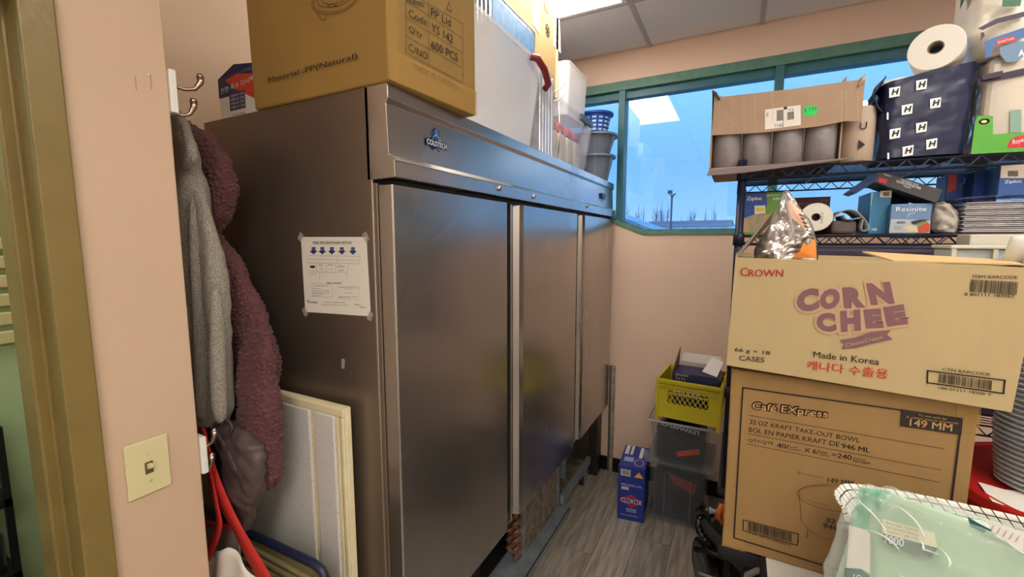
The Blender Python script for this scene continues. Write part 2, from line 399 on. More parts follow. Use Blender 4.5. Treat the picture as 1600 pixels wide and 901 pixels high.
TR = [(978, 318, 6), (997, 318, 7), (1005, 322, 5), (1025, 318, 8), (1033, 314, 9), (1042, 315, 7), (1064, 338, 4), (1077, 326, 7), (1083, 320, 7), (1102, 322, 7), (1115, 318, 8)]
TL = ['short bare tree at far left of the window view', 'bare tree left of the lamp post, third from left', 'thin bare tree beside the third one', 'bushy bare tree left of the lamp post', 'tallest bare tree just left of the lamp post',
      'bare tree touching the lamp post', 'small low bare shrub right of the lamp post', 'bare tree right of the low shrub', 'slim bare tree in the right half of the pane', 'bare tree near the right end of the building', 'rightmost bare tree before the rack post']
for i, (px, py, n_) in enumerate(TR):
    yt = 52+6*(i % 3)+1.5*i; base = ap(px, 350, yt); top = ap(px, py, yt)
    t = thing('bare_tree', TL[i], 'tree', (base.x, yt, -2), group='bare trees beyond the building')
    h = top.z
    MB().tube([(base.x, yt, -2), (base.x+.05, yt, h*.6), (base.x, yt, h)], [.09, .05, .015], 5).build('trunk', m_twig, t)
    tw = MB()
    for k in range(n_*2):
        z0 = h*rr_.uniform(.3, .75); dx = rr_.uniform(-1, 1)*.6; z1 = z0+rr_.uniform(.25, .5)*(h-z0)*1.3+.2
        tw.tube([(base.x, yt, z0), (base.x+dx*.6, yt+rr_.uniform(-.4, .4), (z0+z1)/2), (base.x+dx*.8, yt, min(z1, h))], [.035, .025, .01], 4)
    tw.build('branches', m_twig, t)
gd = MB().box(-60, 3.4, -2.1, 60, 90, -2.0).build('ground', mat('parking_asphalt', rgb(190, 200, 210), .9)); struct(gd)

# ---- switch plate on the stub wall
m_ivory = mat('ivory_plastic', rgb(212, 204, 158), .35)
sp = thing('light_switch', 'ivory single toggle switch plate on the pink wall by the door frame', 'light switch', (XL, .417, 1.167))
MB().box(XL, .378, 1.107, XL+.006, .456, 1.227).build('switch_plate', m_ivory, sp, bevel=.004, seg=3)
MB().box(XL+.005, .410, 1.153, XL+.0072, .424, 1.179).build('toggle_slot', mat('slot_shadow', rgb(96, 84, 50), .6), sp)
MB().hexa([(XL+.005, .413, 1.162), (XL+.020, .4135, 1.168), (XL+.020, .4205, 1.168), (XL+.005, .421, 1.162), (XL+.005, .413, 1.175), (XL+.020, .4135, 1.177), (XL+.020, .4205, 1.177), (XL+.005, .421, 1.175)]).build('toggle', m_ivory, sp, bevel=.001)
for z in (1.137, 1.196):
    s_ = MB().lathe([(.0035, 0), (.003, .0015), (0, .002)], (XL+.006, .417, z), (1, 0, 0), 12).build('screw', m_ivory, sp, smooth=True)

na = thing('nail', 'tiny nail with a smudge below it high on the pink wall by the corner', 'nail', at(233, 117, 'x', XL))
p = at(233, 117, 'x', XL); MB().lathe([(.0022, 0), (.0022, .002), (0, .0025)], p, (1, 0, 0), 10).build('nail_head', m_chrome, na)
for px in (212, 236):
    p = at(px, 128, 'x', XL); MB().box(XL, p.y-.0012, p.z-.016, XL+.0004, p.y+.0012, p.z+.012).build('scuff', mat('wall_scuff', rgb(178, 142, 118), .7), na)
# ================================================================ REFRIGERATOR
FX = -.755; FY0 = .81; FY1 = 2.915; FT = 2.02
fg = thing('commercial_refrigerator', 'tall three-door stainless steel commercial refrigerator filling the left side', 'refrigerator', (-1.15, 1.86, 0))
cb = MB(); cb.box(-1.53, .832, .5, -.83, FY1-.02, FT); cb.box(-1.53, .832, .06, -1.25, FY1-.02, .5)
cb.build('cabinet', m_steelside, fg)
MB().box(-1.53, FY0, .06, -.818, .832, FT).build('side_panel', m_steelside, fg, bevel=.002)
MB().box(-.818, FY0, .06, -.814, .8125, FT-.2).build('side_lip', m_highlight, fg, bevel=.001)  # thin pale strip paints the highlight along the panel lip
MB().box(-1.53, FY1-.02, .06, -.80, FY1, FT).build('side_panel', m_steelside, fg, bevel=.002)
MB().box(-.818, .8125, .06, -.802, .85, 1.79).build('front_post', m_steelside, fg, bevel=.002)
MB().box(-.86, FY1-.10, 0, -.80, FY1, .5).build('front_post', mat('dark_steel', rgb(96, 90, 86), .4, 1), fg, bevel=.002)
hp = [(-.83, FT), (-.756, FT), (-.7545, 1.985), (-.762, 1.974), (-.757, 1.853), (-.741, 1.840), (-.739, 1.800), (-.83, 1.797)]
MB().prism([(x, FY0, z) for x, z in hp], (0, FY1-FY0, 0)).build('header_panel', m_steel, fg, bevel=.0015)
MB().prism([(-.7568, FY0+.005, 1.8535), (-.7405, FY0+.005, 1.8405), (-.7395, FY0+.005, 1.8405), (-.7558, FY0+.005, 1.8545)], (0, .62, 0)).build('ridge_highlight', m_highlight, fg)  # pale strip laid on the upward bevel as its painted highlight
MB().box(-.829, .835, 1.784, -.765, FY1-.03, 1.797).build('header_gap_shade', m_dark, fg)  # dark filler stands in for the shade in the gap
def fdoor(y0, y1, nm, left_bevel):
    z0, z1 = .50, 1.785
    pts = [(-.800, y0), (-.800, y1), (-.758, y1), (FX, y1-.003)]
    if left_bevel: pts += [(FX, y0+.035), (-.762, y0+.012), (-.785, y0)]
    else: pts += [(FX, y0+.003), (-.758, y0)]
    o = MB().prism([(x, y, z0) for x, y in pts], (0, 0, z1-z0)).build('door', m_steel, fg, bevel=.002, seg=3)
    MB().box(-.806, y0+.01, z0+.01, -.800, y1-.01, z1-.01).build('door_gasket', m_dark, o)
    return o
D1 = fdoor(.816, 1.412, 'a', False); D2 = fdoor(1.512, 2.192, 'b', True); D3 = fdoor(2.282, 2.905, 'c', True)
for y0, y1, dd in ((1.412, 1.512, D1), (2.192, 2.282, D2)):
    MB().box(-.829, y0, .5, -.802, y1, 1.785).build('centre_post', m_dark, fg)  # post coloured near-black to stand in for shade between the doors
    MB().box(-.802, y0+.056, .5, -.768, y0+.066, 1.785).build('door_pull', m_steel, dd, bevel=.003)
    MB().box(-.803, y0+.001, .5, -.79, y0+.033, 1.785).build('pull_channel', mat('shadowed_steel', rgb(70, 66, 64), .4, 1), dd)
for px, py in ((780, 294), (834, 307), (918, 321)):
    p = at(px, py, 'x', -.739)
    k = MB().lathe([(.009, 0), (.009, .006), (.006, .009), (0, .0095)], (-.741, p.y, min(p.z, 1.832)), (1, 0, 0), 16).build('lock', m_chrome, fg, smooth=True)
    MB().box(-.7315, p.y-.001, p.z-.004, -.7310, p.y+.001, p.z+.004).build('key_slot', m_dark, k)
sw = MB().box(-.760, 2.618, 1.900, -.748, 2.70, 1.933).build('rocker_switch', m_black, fg, bevel=.004)
F_ = Face(fg, (-.7585, 0, 1.90), (0, 1, 0), (0, 0, 1), off=.0025)
F_.text('DEFROST', (2.60, -.014), (2.69, -.014), (2.60, -.006), px=False); F_.poly([(2.715, -.0), (2.72, 0), (2.73, .035), (2.725, .035)], INK, 'cable_mark'); F_.done()
# badge
bd = Face(fg, (-.760, 0, 0), (0, 1, 0), (0, 0, 1), off=.004)
m_lb = mat('badge_blue', rgb(40, 92, 150), .3); m_ln = mat('badge_navy', rgb(18, 34, 70), .3); m_wt = mat('badge_white', rgb(235, 240, 245), .4)
def hexa(cx, cz, r): return [(cx+r*.95*math.cos(PI/6+PI/3*k), cz+r*math.sin(PI/6+PI/3*k)) for k in range(6)]
R_ = .0175
bb_ = MB()
for cx, cz in ((.998, 1.9385), (.982, 1.913), (1.014, 1.913)):
    bb_.prism([(-.7615, y, z) for y, z in hexa(cx, cz, R_*1.08)], (.004, 0, 0))
bo = bb_.build('badge', m_ln, fg)
bd.p = bo; W[bo.name] = W[fg.name]
bd.off = .0032
bd.poly(hexa(.998, 1.9385, R_*.86), m_lb, 'badge_cube')
for cx, cz in ((.998, 1.9385), (.982, 1.913), (1.014, 1.913)):
    for k in (0, 2, 4):
        an = PI/6+PI/3*k+PI/3*0; bd.line([(cx, cz), (cx+R_*.85*math.cos(an+PI/3), cz+R_*.85*math.sin(an+PI/3))], .0013, m_wt, 'badge_line', lift=.0006)
bd.line(hexa(1.014, 1.913, R_*.9), .001, m_wt, 'badge_line', closed=True, lift=.0006)
bd.poly([(.952, 1.904), (1.047, 1.904), (1.047, 1.923), (.952, 1.923)], m_ln, 'badge_band', lift=.0009)
bd.text('COLDTECH', (.955, 1.9065), (1.044, 1.9065), (.955, 1.9205), m_wt, px=False, bold=.03, lift=.0014); bd.done()
# machine bay
m_tray = mat('blue_grey_tray', rgb(158, 172, 182), .5, .4, var=.35, vscale=12)
m_grime = mat('grimy_fins', rgb(165, 152, 132), .6, .3, bump=1, bscale=60, var=.65, vscale=25, dist=.01)
m_copper = mat('copper', rgb(205, 128, 92), .4, .8, var=.4, vscale=30)
MB().box(-1.24, .86, .46, -.84, 2.80, .499).build('bay_roof', m_dark, fg)
tr_ = MB(); tr_.prism([(-.955, 1.55, .075), (-.955, 2.27, .075), (-.80, 2.27, .075), (-.80, 1.62, .075), (-.84, 1.55, .075)], (0, 0, .012))
tr_.box(-.806, 1.62, .05, -.80, 2.27, .087)
tr_.build('base_tray', m_tray, fg, bevel=.002)
MB().box(-1.22, 1.30, .06, -.955, 2.27, .075).build('base_plate', m_dark, fg)
MB().box(-.87, 2.285, .08, -.845, 2.815, .135).build('base_rail', m_tray, fg, bevel=.002)
MB().box(-1.15, 2.29, .08, -.875, 2.82, .10).build('base_plate', m_grime, fg)
MB().box(-.955, 1.78, .09, -.868, 2.235, .46).build('condenser', m_grime, fg)
MB().box(-.868, 2.235, .09, -.862, 2.26, .45).build('condenser_bracket', m_tray, fg)
MB().box(-.868, 1.775, .09, -.860, 1.79, .46).build('condenser_bracket', m_tray, fg)
for k in range(8):
    for j, x in enumerate((-.93, -.895)):
        z = .13+k*.045
        MB().tube([(x-.012, 1.78, z), (x-.010, 1.745, z+.006), (x, 1.732, z+.013), (x+.010, 1.745, z+.02), (x+.012, 1.78, z+.026)], .0065, 8).build('copper_bend', m_copper, fg, smooth=True)
MB().tube([(-.90, 1.74, .12), (-.88, 1.72, .10), (-.875, 1.75, .095), (-.872, 1.80, .095)], .005, 8).build('copper_pipe', m_copper, fg, smooth=True)
for k in range(5):
    z = .12+k*.06; y = 2.285
MB().lathe([(.0, 0), (.09, 0), (.1, .03), (.1, .15), (.07, .2), (0, .215)], (-1.06, 1.5, .075), n=20).build('compressor', m_dark, fg, smooth=True)
MB().box(-.93, 2.45, .135, -.90, 2.47, .47).build('bay_strut', m_tray, fg)
MB().box(-.93, 2.29, .2, -.925, 2.80, .46).build('bay_divider', mat('galvanised', rgb(140, 138, 132), .4, .8, var=.3, vscale=9), fg)
for x, y in ((-.86, 2.67), (-.90, 1.0), (-1.40, 1.0), (-1.40, 2.7)):
    c = MB().lathe([(0, -.015), (.035, -.015), (.04, -.01), (.04, .01), (.035, .015), (0, .015)], (x, y, .04), (1, .3, 0), 20).build('caster', m_black, fg, smooth=True)
    MB().box(x-.02, y-.02, .055, x+.02, y+.02, .085).build('caster_fork', m_tray, c)

# poster on the refrigerator side
po = thing('instruction_poster', 'white three sink dishwashing sheet taped to the refrigerator side', 'poster', (-.965, FY0-.001, 1.55))
c4 = [at(470, 370, 'y', FY0-.0015), at(572, 370, 'y', FY0-.0015), at(579, 494, 'y', FY0-.0015), at(477, 487, 'y', FY0-.0015)]
MB().prism([c4[3], c4[2], c4[1], c4[0]], (0, .001, 0)).build('sheet', m_paper, po)
pf = Face(po, (-1.1, FY0-.0022, 1.4), (1, 0, 0), (0, 0, 1), off=.0003)
m_navy = mat('print_navy', rgb(34, 58, 120), .6); m_gr = mat('print_grey', rgb(130, 125, 118), .7); m_tan = mat('print_tan', rgb(190, 160, 110), .7); m_pt = mat('print_dark', rgb(52, 48, 46), .7)
def zp(x, y): return (440+x*.18868, 350+y*.18868)
pf.text('THREE SINK DISHWASHING METHOD', zp(257, 165), zp(582, 165), zp(257, 143), m_pt, bold=.02)
for x, y in ((265, 191), (338, 191), (417, 191), (500, 192), (591, 192)):
    pf.poly([zp(x-16, y), zp(x-16, y+30), zp(x-34, y+30), zp(x, y+60), zp(x+34, y+30), zp(x+16, y+30), zp(x+16, y)], m_navy, 'arrow', px=True)
    pf.text('STEP', zp(x-12, y+22), zp(x+12, y+22), zp(x-12, y+14), m_paper)
def ln(*p, m=m_gr, w_=.0006): pf.line([zp(*q) for q in p], w_, m, 'diagram_line', px=True)
ln((222, 262), (650, 266), (648, 300), (634, 330), (540, 325)); ln((222, 290), (645, 300)); ln((210, 320), (560, 325)); ln((210, 305), (222, 262))
ln((292, 320), (292, 395), (540, 403), (560, 330)); ln((368, 320), (368, 398)); ln((448, 320), (448, 400)); ln((462, 265), (462, 320))
ln((316, 396), (316, 455)); ln((336, 396), (336, 425)); ln((533, 403), (533, 460)); ln((552, 395), (552, 435)); ln((232, 330), (232, 415), (282, 415), (282, 320))
ln((250, 490), (415, 495), (425, 605), (255, 600), (250, 490), m=m_tan); ln((462, 515), (640, 515), (650, 630), (470, 620), (462, 515), m=m_tan)
pf.poly([zp(233, 352), zp(245, 342), zp(272, 342), zp(280, 352), zp(270, 364), zp(245, 364)], m_pt, 'drain_mark', px=True)
for tx, x0, x1, y, h in (('SINK 1', 308, 345, 337, 8), ('WASH', 312, 342, 348, 7), ('RINSE', 385, 430, 340, 7), ('SINK 3', 475, 510, 344, 7), ('SANITIZE', 455, 525, 356, 8), ('75 PPM', 478, 512, 380, 7), ('AIR DRY', 472, 516, 391, 7), ('WASH', 322, 342, 374, 7), ('RINSE', 398, 417, 376, 7), ('SCRAP', 246, 270, 398, 7),
                         ('CHEMICAL SANITIZERS', 372, 497, 495, 14), ('CHLORINE SOLUTION', 270, 390, 513, 7), ('Mix one part bleach', 254, 330, 536, 8), ('Temperature at least 45 degrees', 258, 396, 553, 8), ('Contact time of one minute', 258, 396, 568, 8), ('Test strips required', 258, 355, 581, 8), ('Use test papers', 258, 330, 594, 8),
                         ('QUATERNARY AMMONIUM SOLUTION', 476, 636, 530, 8), ('200 ppm', 522, 590, 543, 7), ('45 degrees', 520, 592, 574, 8), ('Contact time of two minutes', 472, 628, 604, 8), ('Air dry all items', 472, 572, 612, 8), ('Air dry after sanitizing utensils', 358, 525, 652, 10), ('Change water when dirty or cooled down', 332, 552, 674, 10), ('SMART', 606, 655, 670, 9), ('SELECT', 650, 698, 692, 10)):
    pf.text(tx, zp(x0, y), zp(x1, y+2), zp(x0, y-h), m_pt)
pf.text('V', zp(211, 650), zp(232, 650), zp(211, 625), m_navy, bold=.04); pf.text('swish', zp(237, 652), zp(297, 655), zp(237, 636), m_navy, bold=.02)
pf.done()
for q, a_ in ((c4[0], .6), (c4[1], -.5), (c4[2], .5), (c4[3], -.6)):
    MB().obox(Matrix.Translation(q+Vector((0, -.001, 0))) @ Matrix.Rotation(a_, 4, 'Y'), .008, .0004, .012).build('tape', mat('matte_tape', rgb(200, 190, 175), .3, alpha=.35), po)
tp = MB().obox(Matrix.Translation(at(536, 568, 'y', FY0-.001)) @ Matrix.Rotation(.1, 4, 'Y'), .006, .0004, .014).build('tape_remnant', mat('matte_tape'), None)
tp['label'] = 'small torn piece of tape low on the refrigerator side'; tp['category'] = 'tape'

# foam panel leaning on the refrigerator side
fm = thing('foam_panel', 'white speckled foam panel with a vertical groove leaning on the refrigerator side', 'foam panel', (-1.2, .77, .3))
m_foam = mat('speckled_foam', rgb(205, 204, 200), .8, bump=.6, bscale=260, dist=.002)
n_ = m_foam.node_tree; vv_ = n_.nodes.new('ShaderNodeTexVoronoi'); vv_.inputs['Scale'].default_value = 120; tcn = n_.nodes.new('ShaderNodeTexCoord'); n_.links.new(tcn.outputs['Object'], vv_.inputs['Vector'])
rp = n_.nodes.new('ShaderNodeValToRGB'); rp.color_ramp.elements[0].position = .10; rp.color_ramp.elements[1].position = .16; rp.color_ramp.elements[0].color = (*rgb(90, 82, 72), 1); rp.color_ramp.elements[1].color = (*rgb(205, 204, 200), 1)
n_.links.new(vv_.outputs['Distance'], rp.inputs[0]); n_.links.new(rp.outputs[0], n_.nodes['Principled BSDF'].inputs['Base Color'])
m_cream = mat('cream_foam_rim', rgb(226, 216, 178), .6, var=.1, vscale=30)
for xa, xb in ((-1.50, -1.022), (-1.003, -.925)):
    MB().box(xa, .752, .30, xb, .765, 1.186).build('foam_field', m_foam, fm, bevel=.004)
MB().box(-1.022, .758, .30, -1.003, .765, 1.186).build('groove', m_cream, fm)
fb = MB(); fb.box(-1.52, .765, .28, -.895, .786, 1.208); fb.box(-1.52, .757, 1.186, -.895, .765, 1.208); fb.box(-.925, .757, .28, -.912, .765, 1.186); fb.box(-.908, .757, .28, -.895, .765, 1.186)
fb.build('foam_rim', m_cream, fm, bevel=.003)
MB().box(-.912, .760, .28, -.908, .765, 1.186).build('rim_groove', mat('foam_shadow', rgb(150, 140, 108), .8), fm)
# low board with navy edge
lb = thing('olive_board', 'olive ribbed board with rounded navy top edge low in front of the foam panel', 'board', (-1.2, .68, .3))
m_nv = mat('navy_edge', rgb(28, 34, 62), .4)
bp0 = [(-1.55, .822), (-.905, .834), (-.878, .826), (-.872, .805), (-.872, .3), (-1.55, .3)]
MB().tube([(-1.55, .665, .815), (-.915, .665, .832), (-.885, .665, .824), (-.872, .665, .80), (-.872, .665, .3)], .011, 10).build('edge_band', m_nv, lb, smooth=True)
MB().box(-1.55, .668, .3, -.885, .690, .815).build('board_core', mat('olive_board', rgb(120, 112, 76), .6), lb)
for k in range(4):
    z = .79-k*.026; MB().box(-1.55, .660, z-.011, -.89, .668, z).build('rib', mat('olive_rib', rgb(150, 142, 100), .5), lb, bevel=.002)

# ================================================================ COATS
def loop_body(levels, yc, ty, nu=60, nv=80, disp=None, foldamp=.006, foldn=9):
    # levels: (z, xl, xr, yc, ty); closed flattened rings from top to bottom
    def lerp(z):
        for a_, b_ in zip(levels, levels[1:]):
            if a_[0] >= z >= b_[0]:
                k = (a_[0]-z)/max(1e-6, a_[0]-b_[0]); k = k*k*(3-2*k)*.5+k*.5
                return [a_[i]+(b_[i]-a_[i])*k for i in range(5)]
        return list(levels[-1])
    z0, z1 = levels[0][0], levels[-1][0]
    def fn(u, v):
        z = z0+(z1-z0)*v; _, xl, xr, y_, t_2 = lerp(z); a_ = 2*PI*u
        cx = (xl+xr)/2; rx = (xr-xl)/2
        ca, sa = math.cos(a_), math.sin(a_)
        x = cx+rx*math.copysign(abs(ca)**.85, ca); y = y_+t_2*math.copysign(abs(sa)**.8, sa)
        fold = math.sin(foldn*x*20+3*noise.noise((x*5, z*3, 1)))*foldamp*(abs(sa)) if foldamp else 0
        p = Vector((x, y+fold, z))
        if disp:
            nrm = Vector((ca/max(rx, .01), sa/max(t_2, .01), 0)).normalized(); p += nrm*disp(p)
        return p
    return MB().sheet(fn, nu, nv, wrap=True, capends=True)
def px_levels(rows, Y, xl, ty):
    out = []
    for r_ in rows:
        p = at(r_[0], r_[1], 'y', Y); out.append((p.z, xl if len(r_) < 3 else r_[2], p.x, Y, ty if len(r_) < 4 else r_[3]))
    return out
m_fleece = mat('burgundy_fleece', rgb(98, 60, 63), .95, sheen=.1, var=.25, vscale=60)
def fleece_disp(p):
    d, _ = noise.voronoi(p*95)
    return .0075*min(1, (d[1]-d[0])*1.9)+.005*noise.noise(p*12)
fj = thing('fleece_jacket', 'burgundy sherpa fleece jacket hanging behind the grey coat', 'jacket', (-1.3, .6, 1.2))
hood = px_levels([(290, 187, -1.42, .01), (330, 215, -1.44, .035), (352, 250, -1.45, .038), (360, 290, -1.46, .040), (352, 335, -1.46, .038), (338, 362, -1.46, .03)], .70, -1.45, .04)
loop_body(hood, 0, 0, 170, 140, fleece_disp, .004, 1).build('hood', m_fleece, fj, smooth=True)
body = px_levels([(318, 325, -1.46, .02), (333, 362, -1.47, .04), (375, 420, -1.48, .038), (410, 500, -1.48, .04), (430, 568, -1.48, .04), (424, 622, -1.47, .038), (418, 640, -1.46, .036), (412, 700, -1.44, .034), (404, 730, -1.42, .03)], .70, -1.45, .04)
loop_body(body, 0, 0, 230, 300, fleece_disp, .005, 1).build('jacket_body', m_fleece, fj, smooth=True)
slv = px_levels([(418, 520, -1.10, .004), (424, 560, -1.13, .02), (430, 620, -1.15, .03), (434, 700, -1.16, .032), (434, 745, -1.16, .03), (425, 762, -1.14, .02)], .655, -1.1, .03)
loop_body(slv, 0, 0, 90, 170, fleece_disp, .003, 1).build('sleeve', m_fleece, fj, smooth=True)
m_wool = mat('grey_wool', rgb(172, 166, 154), .95, bump=.9, bscale=380, var=.55, vscale=300, dist=.003)
gc = thing('wool_coat', 'grey heathered wool coat hanging from the upper wall hook', 'coat', (-1.25, .6, 1.2))
gl_ = px_levels([(282, 172, -1.30, .012), (291, 196, -1.38, .022), (298, 225, -1.42, .03), (303, 262, -1.45, .034), (318, 300, -1.46, .035), (333, 370, -1.46, .036), (344, 430, -1.46, .037), (350, 500, -1.46, .038), (352, 560, -1.46, .038), (356, 640, -1.45, .036), (354, 668, -1.44, .03)], .615, -1.45, .03)
loop_body(gl_, 0, 0, 120, 160, lambda p: .006*math.sin(p.x*70+2*noise.noise(p*6))+.004*noise.noise(p*25), .004, 1).build('coat_body', m_wool, gc, smooth=True)
def fold_tube(pxs, Y, r, nm, m, par):
    pts = [at(a_, b_, 'y', Y) for a_, b_ in pxs]; MB().tube(pts, r, 10).build(nm, m, par, smooth=True, sub=1)
fold_tube([(283, 262), (300, 252), (306, 240)], .586, [.012, .014, .008], 'collar_fold', m_wool, gc)
fold_tube([(285, 190), (294, 215), (304, 248), (297, 262)], .588, [.008, .013, .014, .006], 'collar_fold', m_wool, gc)
fold_tube([(336, 440), (341, 520), (341, 600), (346, 668)], .588, [.01, .019, .02, .02], 'coat_sleeve', m_wool, gc)
fold_tube([(300, 300), (303, 400), (318, 560), (316, 668)], .590, [.008, .012, .02, .022], 'coat_panel', m_wool, gc)
# wall hooks on the return face of the stub wall
def hook(z, lab, zo):
    t = thing('wall_hook', lab, 'hook', (-1.11, .518, z), group=None)
    MB().box(-1.16, .518, z-.045, -1.094, .5315, z+.045).build('hook_plate', m_white, t, bevel=.002)
    for dz, ln_ in (((.022, .052), (-.036, .034)) if zo == 0 else ((.022, .022), (-.036, .012))):
        MB().tube([(-1.112, .531, z+dz-.006), (-1.110, .531+ln_*.45, z+dz-.008), (-1.106, .531+ln_*.8, z+dz-.002), (-1.102, .531+ln_*1.0, z+dz+.014), (-1.101, .531+ln_*1.0, z+dz+.026)], [.0035, .0035, .0045, .0065, .0075], 10).build('hook_prong', m_nickel, t, smooth=True)
        MB().lathe([(0, .0075), (.0055, .005), (.0076, 0), (.0055, -.005), (0, -.0075)], (-1.101, .531+ln_, z+dz+.027), n=12).build('hook_tip', m_nickel, t, smooth=True)
    return t
hook(1.968, 'upper white-plated double coat hook with nickel prongs at the wall corner', 0)
hook(1.143, 'lower white-plated hook at the wall corner behind the red strap', 1)
# steel pin hook poking out above the cap
p = at(342, 652, 'y', .60)
MB().tube([at(330, 668, 'y', .6), at(338, 662, 'y', .6), at(341, 655, 'y', .6)], [.002, .0025, .004], 8).build('zip_pull', m_chrome, gc, smooth=True)

# drawstring pouch: dark grey-brown nylon cap/bag
m_nylon = mat('brown_grey_nylon', rgb(78, 66, 68), .45, bump=.6, bscale=14, dist=.01)
bg_ = thing('nylon_bag', 'dark brown-grey nylon bag with an open strap loop hanging under the grey coat', 'bag', (-1.15, .6, 1.0))
bl_ = px_levels([(360, 661, -1.20, .01), (384, 672, -1.215, .022), (404, 700, -1.20, .028), (414, 735, -1.18, .028), (408, 768, -1.175, .026), (398, 800, -1.17, .02), (388, 826, -1.165, .012)], .612, -1.2, .025)
loop_body(bl_, 0, 0, 90, 70, lambda p: .012*noise.noise(p*16)+.006*noise.noise(p*40), .003, 1).build('bag_body', m_nylon, bg_, smooth=True)
def ribbon(pxs, Y, wd, m, par, nm, th=.003, dn=(0, 1, 0)):
    pts = [at(a_, b_, 'y', Y if not isinstance(Y, (list, tuple)) else Y[i]) for i, (a_, b_) in enumerate(pxs)]
    sm = []
    for i in range(len(pts)-1):
        p0 = pts[max(0, i-1)]; p1 = pts[i]; p2 = pts[i+1]; p3 = pts[min(len(pts)-1, i+2)]
        for k in range(8):
            t = k/8; sm.append(.5*((2*p1)+(p2-p0)*t+(2*p0-5*p1+4*p2-p3)*t*t+(3*p1-p0-3*p2+p3)*t**3))
    sm.append(pts[-1]); mb = MB(); dn = Vector(dn); vs_ = []
    for i, p in enumerate(sm):
        tg = (sm[min(i+1, len(sm)-1)]-sm[max(i-1, 0)]).normalized(); sd = tg.cross(dn).normalized()
        f_ = i/(len(sm)-1)*(len(pxs)-1); w_ = wd if not isinstance(wd, (list, tuple)) else wd[int(f_)]+(wd[min(int(f_)+1, len(wd)-1)]-wd[int(f_)])*(f_-int(f_))
        vs_ += [p-sd*w_/2, p+sd*w_/2]
    mb.add(vs_, [(2*i, 2*i+2, 2*i+3, 2*i+1) for i in range(len(sm)-1)])
    return mb.build(nm, m, par, smooth=True, thick=th)
ribbon([(331, 668), (345, 690), (358, 715), (372, 745)], .585, [.02, .022, .024, .02], m_nylon, bg_, 'strap')
ribbon([(334, 664), (352, 656), (362, 668), (352, 686), (345, 690)], .59, .008, m_nylon, bg_, 'strap_loop')
loop_body(px_levels([(348, 690, -1.27, .01), (362, 720, -1.27, .012), (374, 755, -1.26, .012), (379, 800, -1.25, .012), (380, 822, -1.24, .01)], .618, 0, .01), 0, 0, 40, 30, None, 0).build('bag_inside', mat('black_void', rgb(16, 15, 18), .8), bg_, smooth=True)  # black body stands in for the shade in the hollow of the bag
# tote with red straps
tt = thing('tote_bag', 'white tote bag with red shoulder straps hanging from the lower hook', 'tote bag', (-1.2, .58, .75))
m_red = mat('red_webbing', rgb(186, 40, 34), .7, bump=.3, bscale=200, dist=.002)
ribbon([(316, 668), (322, 700), (334, 745), (352, 790), (372, 828), (388, 858), (412, 901), (425, 930)], [.575, .572, .572, .575, .58, .58, .575, .57], [.02, .034, .048, .05, .042, .05, .056, .056], m_red, tt, 'strap')
ribbon([(316, 700), (328, 740), (338, 790), (342, 820), (330, 855), (312, 890), (300, 930)], .566, [.014, .018, .02, .024, .026, .028, .028], m_red, tt, 'strap')
ribbon([(320, 815), (350, 822), (374, 820)], .60, .014, m_red, tt, 'bag_band')
def tfn(u, v):
    top = [(300, 930), (318, 880), (332, 862), (348, 856), (364, 850), (382, 868), (404, 900), (420, 935)]
    k = u*(len(top)-1); i = min(int(k), len(top)-2); f_ = k-i
    px = top[i][0]+(top[i+1][0]-top[i][0])*f_; py = top[i][1]+(top[i+1][1]-top[i][1])*f_
    p = at(px, py, 'y', .585); z = p.z+(.42-p.z)*v
    return Vector((p.x+.01*v*math.sin(u*9), .585-.03*math.sin(PI*u)*(.4+v)+.006*math.sin(u*22+v*5), z))
MB().sheet(tfn, 40, 20).build('bag_panel', mat('white_canvas', rgb(226, 220, 210), .8), tt, smooth=True, thick=.003)
MB().prism([at(318, 822, 'y', .61), at(372, 824, 'y', .61), at(376, 900, 'y', .61), at(306, 900, 'y', .61)], (0, .003, 0)).build('bag_inside', mat('grey_translucent_lining', rgb(142, 126, 120), .7), tt)

# ================================================================ ON THE REFRIGERATOR
ZF = FT
# PP lid carton
pc = thing('cardboard_carton', 'large golden-brown PP Lid carton overhanging the near front corner of the refrigerator', 'box', (-.99, .97, ZF))
PX0, PX1, PY0, PY1, PZ1 = -1.262, -.742, .802, 1.165, 2.50
MB().hexa([(-1.252, .802, ZF), (-.745, .806, ZF), (-.722, 1.150, ZF), (-1.23, 1.16, ZF), (-1.262, .798, PZ1), (-.742, .802, PZ1), (-.722, 1.150, PZ1), (-1.24, 1.16, PZ1)]).build('carton_body', m_cardgold, pc, bevel=.006, seg=3)
f1 = Face(pc, (-1.257, .8005, ZF), (.5125, .004, 0), (0, 0, 1), off=.0035)
def z4(x, y): return (380+x*.3164, y*.3164)
f1.text('Material :PP(Natural)', z4(130, 418), z4(568, 300), z4(130, 385), INK, bold=.012)
for k, (rx, ry, cy) in enumerate(((112, 66, 6), (104, 58, 4), (84, 42, -4), (62, 30, -8))):
    f1.line([z4(456+rx*math.cos(a_*PI/16)-.1*ry*math.sin(a_*PI/16), cy+ry*math.sin(a_*PI/16)-rx*.15*math.cos(a_*PI/16)) for a_ in range(-2, 19)], .0012, INK, px=True, name='lid_drawing')
f1.line([z4(368, 62), z4(392, 100), z4(402, 104), z4(412, 98), z4(416, 78)], .0014, INK, px=True, name='lid_drawing')
f1.line([z4(420, 30), z4(448, 24), z4(470, 30), z4(440, 40), z4(420, 30)], .0012, INK, px=True, name='lid_drawing')
f1.done()
f2 = Face(pc, (-.744, .806, ZF), (.021, .344, 0), (0, 0, 1), off=.0035)
f2.line([z4(800, -40), z4(1080, 118), z4(1080, 410), z4(800, 262)], .0012, INK, px=True, closed=True)
